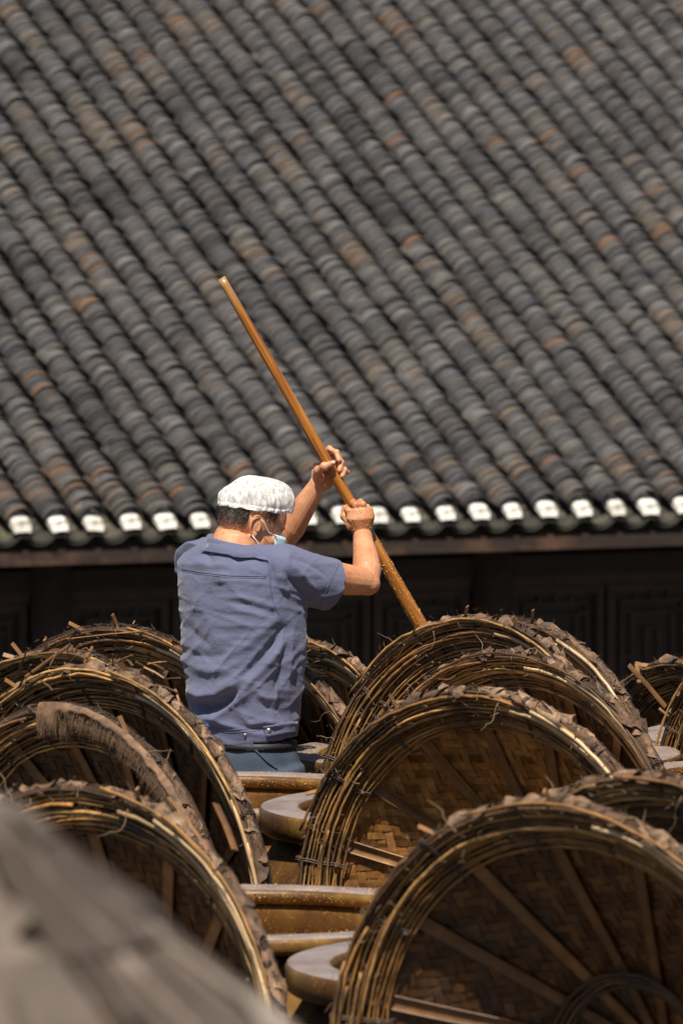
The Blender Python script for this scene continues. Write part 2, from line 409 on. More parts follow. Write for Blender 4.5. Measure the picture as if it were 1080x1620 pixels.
# eaves: hollow pan ends, arch tiles and lime plugs
pe = me_from('eave_pan_tile', pv * np.array((1.0, .9, 1.0)), pf, M['pan'], False)
av, af = arc_tile(.10, .040, .010, .16, .0, 7)
ae = me_from('eave_arch_tile', av, af, M['pan'], False)
mb = MB(); vs = []; S = 10
for yy in (0, .10):
    for k in range(S + 1):
        a = math.pi * k / S; sl_ = (yy == 0); vs.append((-.062 * math.copysign(abs(math.cos(a)) ** .7, math.cos(a)), yy - (.018 if sl_ else 0) * (1 - math.sin(a) ** .6), .014 + .050 * math.sin(a) ** .5))
    for k in range(S + 1):
        a = math.pi * (S - k) / S; vs.append((-.054 * math.cos(a), yy - (.040 if yy == 0 else 0), .002 + .012 * math.sin(a)))
Q = 2 * (S + 1)
fs = [tuple(range(Q - 1, -1, -1))[::-1], tuple(range(Q, 2 * Q))[::-1]] + [(i, (i + 1) % Q, Q + (i + 1) % Q, Q + i) for i in range(Q)]
plug = me_from('lime_plug', vs, fs, M['lime'], False)
bm = bmesh.new(); bm.from_mesh(plug); bmesh.ops.recalc_face_normals(bm, faces=bm.faces); bm.to_mesh(plug); bm.free()
for k in range(-16, 27):
    x = rowx(k, 0)
    ob('eave_pan_tile', pe, roof, Matrix.Translation((x + PITCHT / 2, -.078, -.068)) @ Matrix.Rotation(rnd.gauss(0, .03), 4, 'Y'))
    ob('eave_pan_tile', pe, roof, Matrix.Translation((x + PITCHT / 2 + .003, -.064, -.056)) @ Matrix.Rotation(rnd.gauss(0, .03), 4, 'Y'))
    ob('eave_arch_tile', ae, roof, Matrix.Translation((x, -.07, -.020)) @ Matrix.Rotation(rnd.gauss(0, .03), 4, 'Y'))
    ob('lime_plug', plug, roof, Matrix.Translation((x + rnd.gauss(0, .003), -.024, .034 + rnd.gauss(0, .002))) @ Matrix.Rotation(rnd.gauss(0, .08), 4, 'Y') @ Matrix.Diagonal((rnd.uniform(.74, .92), 1, rnd.uniform(.74, .96), 1)))
# fascia beam, wall, posts, lattice windows (hall frame: x along eave, y into the house, z up)
ez = E0.z + 2.9
def hb(name, c, h, m, **kw):
    q = MB(); q.box(c, h); return ob(name, q.mesh(name, m, False), hall, None, **kw)
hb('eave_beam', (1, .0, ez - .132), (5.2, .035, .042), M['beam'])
for k in range(-8, 14):
    q = MB(); q.box((k * .42 + .1, 1.0, 0), (.04, .95, .03)); me = q.mesh('rafter', M['wallwood'], False)
    ob('rafter', me, hall, Matrix.Translation((0, .08, ez - .155)) @ Matrix.Rotation(T, 4, 'X') @ Matrix.Translation((0, .12, 0)))
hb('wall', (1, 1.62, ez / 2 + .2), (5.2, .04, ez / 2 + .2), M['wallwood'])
def wx(px): return (P(px, 1000, De + 1.2) - HB).dot(e)
posts = [wx(45), wx(893), wx(-800), wx(1740)]
for x in posts:
    q = MB(); q.tube([(x, 1.50, 0), (x, 1.50, ez + .3)], .115, 16)
    ob('post', q.mesh('post', M['lattice'], True), hall)
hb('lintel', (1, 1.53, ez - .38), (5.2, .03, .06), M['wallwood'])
def wz(py): return (P(540, py, De + 1.4).z + 2.9)
ztop, zbot = wz(945), wz(1330)
for a_, b_ in ((posts[2], posts[0]), (posts[0], posts[1]), (posts[1], posts[3])):
    a0, b0 = a_ + .12, b_ - .12; nwin = 4; ww = (b0 - a0) / nwin
    for i in range(nwin):
        x0, x1 = a0 + i * ww + .012, a0 + (i + 1) * ww - .012; cx = (x0 + x1) / 2
        q = MB(); hw = (x1 - x0) / 2; hz = (ztop - zbot) / 2; cz = (ztop + zbot) / 2
        for sx in (-1, 1): q.box((cx + sx * (hw - .022), 1.55, cz), (.022, .022, hz))
        for sz in (-1, 1): q.box((cx, 1.55, cz + sz * (hz - .022)), (hw - .045, .0215, .022))
        win = ob('lattice_window', q.mesh('lattice_window', M['lattice'], False), hall)
        q = MB(); q.box((cx, 1.574, cz), (hw - .04, .004, hz - .04)); ob('window_paper', q.mesh('window_paper', M['window_back'], False), win)
        q = MB(); g = .0085
        for r, d in ((.10, 0), (.17, 1), (.26, 0)):       # nested frets joined by short bars
            w2, h2 = hw - r, hz - r
            if w2 < .03: continue
            for sx in (-1, 1): q.box((cx + sx * w2, 1.557, cz), (g, .0095, h2 + g))
            for sz in (-1, 1): q.box((cx, 1.557, cz + sz * h2), (w2 - g - .0005, .009, g))
        for sx in (-1, 1):
            for z in np.linspace(cz - hz + .16, cz + hz - .16, 5): q.box((cx + sx * (hw - .135), 1.5575, z), (.026, .0085, g))
        for sz in (-1, 1):
            for x in (cx - hw * .35, cx, cx + hw * .35): q.box((x, 1.5575, cz + sz * (hz - .071)), (g, .0085, .0195))
        ob('fretwork', q.mesh('fretwork', M['lattice'], False), win)
for x0, x1 in ((posts[2], posts[0]), (posts[0], posts[1]), (posts[1], posts[3])):
    hb('window_rail', ((x0 + x1) / 2, 1.545, ztop + .045), ((x1 - x0) / 2 - .12, .03, .04), M['lattice'])

# ================================================================== BAMBOO LIDS
LR, LH = .61, .365
def dep(r): return LH * (1 - (math.sqrt(r * r + .0016)) / LR)      # depth of the cone below the rim plane
def cone(x, y, off=0.): return -dep(math.hypot(x, y)) + off
# shared meshes -----------------------------------------------------------
def make_lining():
    vs, fs = [], []; nu = 48; rr = [.0, .08, .16, .26, .36, .46, .55, LR]
    for side, off in ((0, -.010), (1, -.030)):
        for r in rr:
            for k in range(nu):
                a = 2 * math.pi * k / nu; vs.append((r * math.cos(a), r * math.sin(a), cone(r, 0, off) + .003 * nz(k * .5, r * 9, side)))
    m = len(rr)
    for side in (0, 1):
        for i in range(m - 1):
            for k in range(nu):
                l = (k + 1) % nu; b = side * m * nu
                f = (b + i * nu + k, b + (i + 1) * nu + k, b + (i + 1) * nu + l, b + i * nu + l)
                fs.append(f if side == 0 else f[::-1])
    for k in range(nu):
        l = (k + 1) % nu; fs.append(((m - 1) * nu + k, (2 * m - 1) * nu + k, (2 * m - 1) * nu + l, (m - 1) * nu + l))
    return me_from('leaf_lining', vs, fs, M['lining'], True)
lining = make_lining()
def zig(i): i %= 20; return i if i < 10 else 20 - i
def make_strip(i, axis, pitch, width, base, amp, material, wd):
    c = (i) * pitch; lim = math.sqrt(max(0, (LR - .012) ** 2 - c * c)); n = int(lim / pitch)
    vs, fs = [], []
    for j in range(-n, n + 1):
        over = ((zig(i) + j) % 4 < 2) if axis == 0 else not ((zig(j) + i) % 4 < 2)
        t = j * pitch; jw = width / 2 * (1 + .12 * nz(i * 3.3, j * .7, axis))
        cc = c + .0016 * nz(i * 1.7, j * .25, 5 + axis)
        for s in (-1, 1):
            p = (t, cc + s * jw) if axis == 0 else (cc + s * jw, t)
            z = cone(p[0], p[1], base) + (amp if over else -amp) * wd + .0008 * nz(i * .9, j * .9, 3)
            vs.append((p[0], p[1], z))
    m = len(vs) // 2
    for k in range(m - 1):
        f = (2 * k, 2 * k + 1, 2 * k + 3, 2 * k + 2); fs.append(f if axis == 1 else f[::-1])
    return me_from('woven_strip', vs, fs, material) if m > 1 else None
PIT = .0205
def strips_set(pitch, width, base, amp, material, wd=1):
    r = []
    nmax = int((LR - .02) / pitch)
    for axis in (0, 1):
        for i in range(-nmax, nmax + 1):
            m = make_strip(i, axis, pitch, width, base, amp, material, wd)
            if m: r.append(m)
    return r
STR = strips_set(PIT, .0185, -.001, .0022, M['weave'])
STR_SHADED = []
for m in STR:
    q = m.copy(); q.materials.clear(); q.materials.append(M['weave_shaded']); STR_SHADED.append(q)  # same strips in the weave colour darkened for shade
def make_spoke(seed):
    vs, fs = [], []; K = 12
    for i in range(K + 1):
        r = LR + .016 - (LR - .06) * i / K
        wd = .0165 * (1 - .22 * i / K) * (1 + .06 * nz(seed, i * .8))
        for q in range(7):
            a = math.pi * q / 6; y = -wd * math.cos(a); z = .011 - .0075 * math.sin(a)
            vs.append((r, y + .002 * nz(seed * 5, i * .3), cone(min(r, LR), 0, z - (max(0, r - LR)) * -.3) + .0025 + .002 * nz(seed, i * .5, 2)))
        for q in range(7):
            a = math.pi * (6 - q) / 6; y = -(wd + .0015) * math.cos(a); z = .0085 - .0085 * math.sin(a)
            vs.append((r, y + .002 * nz(seed * 5, i * .3), cone(min(r, LR), 0, z - (max(0, r - LR)) * -.3) + .0025 + .002 * nz(seed, i * .5, 2)))
    for i in range(K):
        for q in range(14):
            l = (q + 1) % 14; fs.append((i * 14 + q, i * 14 + l, (i + 1) * 14 + l, (i + 1) * 14 + q))
    fs.append(tuple(range(13, -1, -1))); fs.append(tuple(K * 14 + q for q in range(14)))
    me = me_from('lath', vs, fs, M['spoke'])
    bm = bmesh.new(); bm.from_mesh(me); bmesh.ops.recalc_face_normals(bm, faces=bm.faces); bm.to_mesh(me); bm.free()
    return me
SPK = [make_spoke(k * 3.7) for k in range(3)]
def ring_pts(r, off, seed, a0=0, a1=2 * math.pi, n=40, dr=0, wob=1.0):
    pts = []
    for i in range(n + 1):
        a = a0 + (a1 - a0) * i / n
        w = wob * (.0018 * nz(i * .9, seed * 1.7) + .0058 * nz(math.cos(a) * 2.2 + seed, math.sin(a) * 2.2) + .0016 * nz(math.cos(a) * 8 + seed, math.sin(a) * 8, 3))
        rr = r + w + dr * (i / n)
        z = cone(rr, 0, off) + wob * .003 * nz(math.cos(a) * 3 + seed, math.sin(a) * 3, 8)
        pts.append((rr * math.cos(a), rr * math.sin(a), z))
    return pts
def make_hoop(r, seed, thick=(.0046, .0030), off=.0165, n=40):
    mb = MB(); mb.tube(ring_pts(r, off, seed, n=n)[:-1], thick, 6, True, up=(0, 0, 1)); return mb.mesh('hoop', M['hoop'])
HOOPS = []
for v in range(2):
    row = []
    for i in range(10):
        row.append(make_hoop(LR - .006 - i * .0092, v * 17 + i * 2.3, (.0020 + .0007 * (i % 2), (.0029, .0036, .0026)[i % 3]), .0170 + .0012 * ((i * 7) % 3)))
    HOOPS.append(row)
def make_arc(r, seed, a0, a1, dr, off, m, th):
    mb = MB(); mb.tube(ring_pts(r, off, seed, a0, a1, 28, dr, 1.6), th, 6, False, up=(0, 0, 1)); return mb.mesh('loose_cane', m)
ARCS = [make_arc(LR - rnd.uniform(-.012, .085), k * 5.1, 0, R_(rnd.uniform(35, 110)), rnd.uniform(-.03, .03), .024 + .004 * rnd.random(), M['hoop'], (.0028, rnd.uniform(.003, .0048))) for k in range(7)]
PALE = [make_arc(LR - .004 - .009 * k, 3.3 + k, 0, R_(78), -.002, .029, M['pale'], (.0045, .0060)) for k in range(3)]
RIMS = []
for k, (r, off) in enumerate(((LR + .006, .001), (LR + .009, .011), (LR + .003, -.009), (LR + .001, .018))):
    mb = MB(); mb.tube(ring_pts(r, off, 40 + k * 3)[:-1], .0046, 7, True, up=(0, 0, 1)); RIMS.append(mb.mesh('rim_cane', M['rimdark']))
INNER = []
for k in range(4):
    mb = MB(); mb.tube(ring_pts(.215 - .010 * k, .022, 70 + k * 3, n=40)[:-1], (.003, .0048), 6, True, up=(0, 0, 1)); INNER.append(mb.mesh('inner_hoop', M['rimdark']))
def make_tie(seed):
    mb = MB(); lo, hi = LR - .098, LR + .020; pts = []
    for i in range(24):
        a = 2 * math.pi * i / 24; u = math.cos(a); v = math.sin(a)
        r = (lo + hi) / 2 + (hi - lo) / 2 * math.copysign(abs(u) ** .5, u)
        z = cone(r, 0, 0) + (.022 if v > 0 else -.030) * abs(v) ** .4 + .001
        pts.append((r, .006 * nz(seed, i * .6) + .004 * u, z))
    mb.tube(pts, .0019, 5, True)
    p2 = [(x, y + .006 + .003 * nz(seed + 3, i), z) for i, (x, y, z) in enumerate(pts)]
    mb.tube(p2, .0017, 5, True); mb.ball((lo + .02, .003, cone(lo + .02, 0, .026)), .006, None, 6, 5)
    return mb.mesh('wire_tie', M['wire'])
TIES = [make_tie(k * 2.9) for k in range(3)]
def make_bark(seed, ln, a_from, a_to, lift):
    """a torn sheet of bark bent round the rim; sits at angle 0 of the lid"""
    r = random.Random(seed); nu, nv = 8, 8; vs, fs = [], []
    slant = r.uniform(-.02, .02); corner = r.choice((0, 1, 2, 3)); cl = r.uniform(.3, 1) * lift
    for i in range(nu + 1):
        u = i / nu; s = (u - .5) * ln
        taper = 1 - .45 * abs(2 * u - 1) ** 2.2
        for j in range(nv + 1):
            f = j / nv; mid = (a_from + a_to) / 2; a = R_(mid + (a_to - a_from) * (f - .5) * taper) + .16 * nz(u * 1.6, seed * 3.1)
            cu, cf_ = (u if corner & 1 else 1 - u), (f if corner & 2 else 1 - f)
            edge = cl * max(0, cu + cf_ - 1.15) + .0035 * nz(u * 2.5, f * 2.5, seed)
            rad = .0128 + .0030 * nz(u * 2, f * 2, seed + 9) + edge + .004 * abs(2 * u - 1) ** 2
            x = LR + .006 + rad * math.cos(a); z = .004 + rad * 1.1 * math.sin(a)
            sj = s * (1 + .25 * nz(f * 2.2, seed, 4)) + slant * (f - .5) * 2
            th = sj / LR
            vs.append((x * math.cos(th), x * math.sin(th), z))
    W = nv + 1
    for i in range(nu):
        for j in range(nv): fs.append((i * W + j, i * W + j + 1, (i + 1) * W + j + 1, (i + 1) * W + j))
    return me_from('bark_strip', vs, fs, M['bark'], True)
BARK = [make_bark(k, (.055, .075, .095, .045, .065, .085, .05)[k % 7], rnd.uniform(75, 135), rnd.uniform(-70, -20), rnd.uniform(.004, .026)) for k in range(14)]
def make_fringe(seed, a0, a1, cnt, lmin, lmax):
    r = random.Random(seed); vs, fs = [], []
    for _ in range(cnt):
        a = r.uniform(a0, a1); rr = LR + r.uniform(-.07, .034); L = r.uniform(lmin, lmax)
        p = Vector((rr * math.cos(a), rr * math.sin(a), cone(min(rr, LR), 0, .02 + r.uniform(0, .016))))
        rad = Vector((math.cos(a), math.sin(a), 0)); tan = Vector((-math.sin(a), math.cos(a), 0))
        d = (rad * r.gauss(.45, .5) + tan * r.gauss(0, .8) + Vector((0, 0, r.gauss(.25, .5)))).normalized()
        bend = Vector((r.gauss(0, .3), r.gauss(0, .3), r.gauss(0, .3)))
        side = d.cross(Vector((r.gauss(0, 1), r.gauss(0, 1), r.gauss(0, 1)))).normalized() * r.uniform(.0005, .0011)
        k = len(vs); q = p + d * L * .5; t = p + (d + bend * .6).normalized() * L
        vs += [p - side, p + side, q + side * .7, q - side * .7, t]
        fs += [(k, k + 1, k + 2, k + 3), (k + 3, k + 2, k + 4)]
    return me_from('frayed_fibres', vs, fs, M['fibre'])
FRN = [make_fringe(k, R_(-40), R_(215), 750, .006, .034) for k in range(2)]
def make_wrap(seed):
    r = random.Random(seed); vs, fs = [], []
    for _ in range(2600):
        a = r.uniform(R_(20), R_(205)); f = r.uniform(-40, 175); rad = .0105 + r.uniform(0, .006)
        def pt(aa, ff, q): x = LR + .006 + q * math.cos(R_(ff)); return Vector((x * math.cos(aa), x * math.sin(aa), .004 + q * math.sin(R_(ff))))
        p = pt(a, f, rad); t = pt(a + r.gauss(0, .035), f + r.gauss(0, 45), rad + r.uniform(-.002, .005)); m = pt(a + r.gauss(0, .008), f + r.gauss(0, 12), rad + .002)
        m = (p + t) / 2 * .6 + m * .4
        sd2 = (t - p).cross(p - Vector((LR * math.cos(a), LR * math.sin(a), 0))); sd2 = sd2.normalized() * r.uniform(.0006, .0016) if sd2.length > 1e-9 else Vector((0, 0, .001))
        k = len(vs); vs += [p - sd2, p + sd2, t + sd2 * .5, t - sd2 * .5]; fs.append((k, k + 1, k + 2, k + 3))
    return me_from('dark_fibre_wrap', vs, fs, M['fdark'])
WRAP = [make_wrap(k + 50) for k in range(2)]
def make_stub(seed):
    mb = MB(); r = random.Random(seed)
    mb.box((0, 0, .012), (.006, .0016, .026 + r.random() * .01)); me = mb.mesh('broken_slat', M['spoke'], False); return me
STUB = [make_stub(k) for k in range(2)]
def make_curl(seed):
    mb = MB(); r = random.Random(seed); pts = []; d = Vector((1, 0, .3)); p = Vector((0, 0, 0)); L = .012
    for i in range(10):
        pts.append(p.copy()); d = (d + Vector((r.gauss(0, .28), r.gauss(0, .28), r.gauss(0, .28)))).normalized(); p += d * L
    mb.tube(pts, [.0016 * (1 - i / 13) for i in range(10)], 5); return mb.mesh('twisted_twig', M['fibre'])
CURL = [make_curl(k) for k in range(3)]

def lid(px, py, D, psi, phi, label, seed, R=.61, roll=0, bark=(-40, 118), bark_n=34, inner=True, arcs=12, group='conical bamboo lids of the vats', stubs=2, shaded=True):  # by default the weave has the interior shade painted in
    r = random.Random(seed)
    R *= .968; c = P(px, py, D); ps, ph = R_(psi), R_(phi)
    e1 = Vector((math.cos(ps), -math.sin(ps), 0))
    e2 = Vector((-math.sin(ps) * math.sin(ph), -math.cos(ps) * math.sin(ph), math.cos(ph)))
    n = e1.cross(e2); k = R / LR
    rot = Matrix((e1, e2, n)).transposed().to_4x4()
    basept = c - e2 * R
    root = empty('bamboo_lid', None, label, 'bamboo lid', group, Matrix.Translation(basept) @ rot @ Matrix.Scale(k, 4))
    C0 = Matrix.Translation((0, LR, 0)); RZ = lambda a: Matrix.Rotation(R_(a), 4, 'Z')
    ob('leaf_lining', lining, root, C0)
    wr = C0 @ RZ(roll)
    for m in (STR_SHADED if shaded else STR): ob('woven_strip', m, root, wr)
    a0 = r.uniform(0, 22)
    for i in range(16): ob('lath', SPK[i % 3], root, C0 @ RZ(a0 + i * 22.5 + r.uniform(-1.5, 1.5)))
    hv = HOOPS[seed % 2]
    for i, m in enumerate(hv): ob('hoop', m, root, C0 @ RZ(r.uniform(-14, 14)))
    for m in RIMS: ob('rim_cane', m, root, C0 @ RZ(r.uniform(0, 360)))
    for i in range(arcs): ob('loose_cane', ARCS[r.randrange(len(ARCS))], root, C0 @ RZ(r.uniform(-20, 190)))
    for i, a in enumerate((-52, -30, 2, -10)): ob('pale_cane', PALE[i % 3], root, C0 @ RZ(a + r.uniform(-6, 6)))
    if inner:
        for m in INNER: ob('inner_hoop', m, root, C0)
    for i in range(16): ob('wire_tie', TIES[r.randrange(3)], root, C0 @ RZ(a0 + i * 22.5 + 4 + r.uniform(-2, 2)))
    for i in range(bark_n):
        a = bark[0] + (bark[1] - bark[0]) * (i + r.uniform(-.3, .3)) / bark_n
        if r.random() < .16: continue
        sc = r.uniform(.55, 1.6)
        m = C0 @ RZ(a) @ Matrix.Translation((LR, 0, 0)) @ Matrix.Rotation(r.gauss(0, .12), 4, 'Y') @ Matrix.Rotation(r.gauss(0, .05), 4, 'X') @ Matrix.Diagonal((1, sc, r.uniform(.75, 1.25), 1)) @ Matrix.Translation((-LR, 0, 0))
        ob('bark_strip', BARK[r.randrange(len(BARK))], root, m)
    ob('frayed_fibres', FRN[seed % 2], root, C0, kind='stuff')
    ob('dark_fibre_wrap', WRAP[seed % 2], root, C0, kind='stuff')
    for i in range(stubs):
        a = r.uniform(60, 150)
        ob('broken_slat', STUB[i % 2], root, C0 @ RZ(a) @ Matrix.Translation((LR + .012, 0, .012)) @ Matrix.Rotation(r.uniform(.3, 1.3), 4, 'Y') @ Matrix.Rotation(r.uniform(-.8, .8), 4, 'X'))
    for i in range(5):
        a = r.uniform(20, 160)
        ob('twisted_twig', CURL[i % 3], root, C0 @ RZ(a) @ Matrix.Translation((LR - .01, 0, .03)) @ Matrix.Rotation(r.uniform(0, 6), 4, 'X') @ Matrix.Rotation(r.uniform(0, 6), 4, 'Z'))
    return root, C0

lid(774, 1478, 18.4, 40, 3, 'bamboo lid with sunlit herringbone weave at its lower left, nearest lid in sharp focus', 1, roll=2, shaded=False)
root2, _ = lid(735, 1326, 20.6, 48, -7, 'tallest tipped bamboo lid, its rim hiding the lower end of the pole', 2, roll=5, stubs=3)
lid(828, 1383, 20.0, 44, 3, 'bamboo lid standing between the tallest lid and the sunlit herringbone one', 3, R=.60)
lid(905, 1730, 15.3, 38, 5, 'blurred dark bamboo lid filling the lower right corner', 4, roll=8)
lid(1100, 1668, 15.75, 44, 13, 'dark lid whose rim shows just behind the blurred lower right one', 5, R=.62)
lid(790, 1310, 21.3, 42, -4, 'bamboo lid with only a thin bark covered edge showing right of the tallest lid', 6, R=.60)
root7, _ = lid(1126, 1350, 22.6, 56, 10, 'far shadowy lid with a crossed stick, beyond the right hand vats', 8, R=.60, bark_n=14)
lid(469, 1326, 22.4, 54, -6, 'far lid with thick bark edge, rearmost just right of the man', 9, R=.59, bark=(-30, 120), bark_n=46)
lid(410, 1316, 21.95, 48, 10, 'lid just right of the man\'s waist, laths and weave showing above the grey vat rim', 10, R=.60, bark=(-30, 120), bark_n=46)
root11, _ = lid(205, 1318, 21.75, 38, 4, 'rearmost lid on the left side, its frayed top rim passing behind the man\'s back', 11, bark=(-30, 60), bark_n=10, arcs=14, stubs=6)
root12, _ = lid(122, 1416, 19.2, 44, 2, 'ragged twiggy lid second from the back on the left side', 12, R=.63, arcs=16, stubs=5, bark_n=20)
lid(160, 1440, 18.85, 45, 1, 'left side lid with a long pale cane shining down its right edge beside the man', 14, R=.615)
root3, C03 = lid(113, 1515, 18.4, 50, 0, 'left side lid with a hairy flap of palm fibre hanging over its rim', 13, R=.625, bark=(-35, 60), bark_n=14)
root15, _ = lid(104, 1690, 16.2, 38, -6, 'blurred bark edged lid at lower left behind the grey cone', 15, R=.615)
# lid at the right edge turned the other way, showing its ribs
lid(1205, 1345, 21.15, 62, 0, 'lid cut by the right edge of the photo, pale ribs of its left side showing', 16, R=.60, bark=(60, 150), bark_n=14)
def stick(root, a, b, w, t=.002, m='spoke'):
    i = root.matrix_basis.inverted(); a = i @ a; b = i @ b; mb = MB()
    mb.tube([a, a * .5 + b * .5 + Vector((.002, .002, 0)), b], (w, t), 6, up=(0, 0, 1)); ob('loose_lath', mb.mesh('loose_lath', M[m], False), root)
stick(root7, P(994, 1052, 22.0), P(1052, 1118, 22.05), .008)
stick(root7, P(1010, 1080, 22.0), P(1006, 1050, 22.1), .006)
stick(root2, P(628, 1042, 20.55), P(661, 987, 20.5), .004)
stick(root15, P(342, 1272, 16.3), P(372, 1345, 16.2), .011)
stick(root15, P(268, 1262, 16.0), P(330, 1345, 15.9), .006)
stick(root11, P(106, 1011, 21.2), P(232, 998, 21.35), .004)
stick(root12, P(40, 1072, 18.9), P(112, 1020, 19.0), .005)
for q in range(34):          # torn slats and twigs caught on the ragged left lid
    x = rnd.uniform(10, 285); yy = 1042 + (x - 150) ** 2 / 520 + rnd.uniform(-14, 30); an = rnd.gauss(-.1, .7) + (x - 150) / 260; L = rnd.uniform(14, 42)
    stick(root12, P(x, yy, 18.93), P(x + L * math.cos(an), yy + L * math.sin(an), 18.93 + rnd.uniform(-.05, .05)), rnd.uniform(.0015, .0055), .0016, rnd.choice(('spoke', 'hoop', 'rimdark', 'rimdark')))
# hairy flap of palm fibre on the left lid
vs, fs = [], []; nu, nv = 40, 6
for i in range(nu + 1):
    a = R_(98 - 62 * i / nu)
    for j in range(nv + 1):
        f = j / nv; r = LR + .022 - (.012 + .026 * (1 + 1.6 * nz(i * .45, 2)) * (2.8 - i * .26 if i < 9 else .42)) * f
        z = .030 + .014 * math.sin(f * 3.0) + .006 * nz(i * .5, j * .5, 4)
        vs.append((r * math.cos(a), r * math.sin(a), z))
for i in range(nu):
    for j in range(nv):
        b = i * (nv + 1) + j; fs.append((b, b + 1, b + nv + 2, b + nv + 1))
flap = ob('palm_fibre_flap', me_from('palm_fibre_flap', vs, fs, M['bark'], True), root3, C03)
vs, fs = [], []
for _ in range(700):
    i = rnd.uniform(0, nu); a = R_(98 - 62 * i / nu); r0 = LR + .01 - rnd.uniform(0, .055 if i < 8 else .03); L = rnd.uniform(.012, .035)
    p = Vector((r0 * math.cos(a), r0 * math.sin(a), .040 + .008 * rnd.random())); d = Vector((-math.cos(a), -math.sin(a), 0)) + Vector((rnd.gauss(.1, .22), rnd.gauss(-.1, .22), rnd.gauss(.02, .12)))
    t = p + d * L; sd_ = Vector((-math.sin(a), math.cos(a), 0)) * .0007; k = len(vs)
    vs += [p - sd_, p + sd_, t]; fs.append((k, k + 1, k + 2))
ob('flap_fringe', me_from('flap_fringe', vs, fs, M['fibre']), flap, None, kind='stuff')

# closed lid near the camera, seen from outside
gl = P(-150, 1112, 6.5); gk = 6.5 / 4.6
groot = empty('bamboo_lid', None, 'large out of focus grey conical lid in the lower left corner', 'bamboo lid', 'conical bamboo lids of the vats',
              Matrix.Translation((gl.x, gl.y, gl.z - .590 * gk)) @ Matrix.Diagonal((gk, gk, 1.42 * gk, 1)))
ob('leaf_lining', lining, groot, Matrix.Rotation(math.pi, 4, 'X'))
GS = strips_set(.052, .047, -.038, .0055, M['grey_weave'], -1)
for m in GS: ob('woven_strip', m, groot, Matrix.Rotation(math.pi, 4, 'X') @ Matrix.Rotation(R_(33), 4, 'Z'))
def make_sheet(seed):
    vs, fs = [], []
    for i in range(7):
        for j in range(5):
            r = LR * .5 + (i / 6 - .5) * .17 + .006 * nz(i, j, seed); a = (j / 4 - .5) * .17 + .03 * nz(i * .9, seed, j)
            vs.append((r, a, .006 * nz(i * .5, j * .6, seed + 5) + .004 * i / 6))
    for i in range(6):
        for j in range(4): b = i * 5 + j; fs.append((b, b + 1, b + 6, b + 5))
    return vs, fs
q = 0
for ring_i in range(8):
    rr = .05 + ring_i * .072; cnt = max(5, int(2 * math.pi * rr / .105))
    for kk in range(cnt):
        q += 1; an = 2 * math.pi * (kk + .5 * (ring_i % 2) + rnd.uniform(-.12, .12)) / cnt; vs, fs = make_sheet(q)
        sc = .52; hw = 2 * math.pi / cnt * .44
        v2 = [((rr + (x - LR * .5) * sc), an + y / .085 * hw, z) for x, y, z in vs]
        v3 = [(x * math.cos(y), x * math.sin(y), dep(x) + .050 + z) for x, y, z in v2]
        ob('dry_sheath', me_from('dry_sheath', v3, fs, M['sheath'], True), groot)
for i in range(22):
    mb = MB(); a = 2 * math.pi * i / 22 + rnd.uniform(-.05, .05)
    mb.tube([(r * math.cos(a), r * math.sin(a), dep(r) + .047) for r in np.linspace(.03, LR, 12)], (.006, .004), 6, up=(0, 0, 1))
    ob('outer_cane', mb.mesh('outer_cane', M['grey_weave']), groot)
for k in range(3):
    mb = MB(); mb.tube([(x, y, -z) for x, y, z in ring_pts(LR + .006, -.01 - .012 * k, 80 + k * 3)[:-1]], .008, 7, True, up=(0, 0, 1)); ob('rim_cane', mb.mesh('rim_cane', M['grey_weave']), groot)

# ================================================================== VATS
def lathe(name, prof, m, nu=72, wob=0.):
    vs, fs = [], []
    for (r, z) in prof:
        for k in range(nu):
            a = 2 * math.pi * k / nu; q = r * (1 + wob * nz(math.cos(a) * 1.5, math.sin(a) * 1.5, 2))
            vs.append((q * math.cos(a), q * math.sin(a), z))
    for i in range(len(prof) - 1):
        for k in range(nu):
            l = (k + 1) % nu; fs.append((i * nu + k, i * nu + l, (i + 1) * nu + l, (i + 1) * nu + k))
    me = me_from(name, vs, fs, m, True); return me
def make_vat_meshes(lip):
    z = .80
    body = lathe('vat_body', [(.36, 0), (.46, .08), (.56, .26), (.598, .44), (.592, .56), (.565, .65), (.528, .71), (.512, z - lip),
                              (.482, z - lip + .001), (.470, z - lip - .02), (.486, .70), (.505, .60), (.50, .45), (.42, .12), (.0, .10)], M['glaze_body'], 72, .006)
    rim = lathe('vat_rim', [(.514, z - lip), (.553, z - lip), (.562, z - lip + .006), (.565, z - .012), (.560, z - .003), (.550, z), (.478, z), (.466, z - .004),
                            (.458, z - .014), (.458, z - .022), (.463, z - .030), (.474, z - lip + .001), (.514, z - lip)], M['rimtop'], 96, .004)
    rim.materials.append(M['glaze'])
    for p in rim.polygons:
        if abs(p.normal.z) < .75 or p.center.z < z - .01: p.material_index = 1
    paste = MB(); vs, fs = [], []; g = 40
    for i in range(g + 1):
        for k in range(60):
            r = .50 * i / g; a = 2 * math.pi * k / 60; x, y = r * math.cos(a), r * math.sin(a)
            vs.append((x, y, .62 + .012 * nz(x * 9, y * 9) + .006 * nz(x * 40, y * 40, 2)))
    for i in range(g):
        for k in range(60):
            l = (k + 1) % 60; fs.append((i * 60 + k, (i + 1) * 60 + k, (i + 1) * 60 + l, i * 60 + l))
    pm = me_from('bean_paste', vs, fs, M['paste'], True)
    return body, rim, pm
VM = {l: make_vat_meshes(l) for l in (.040, .065)}
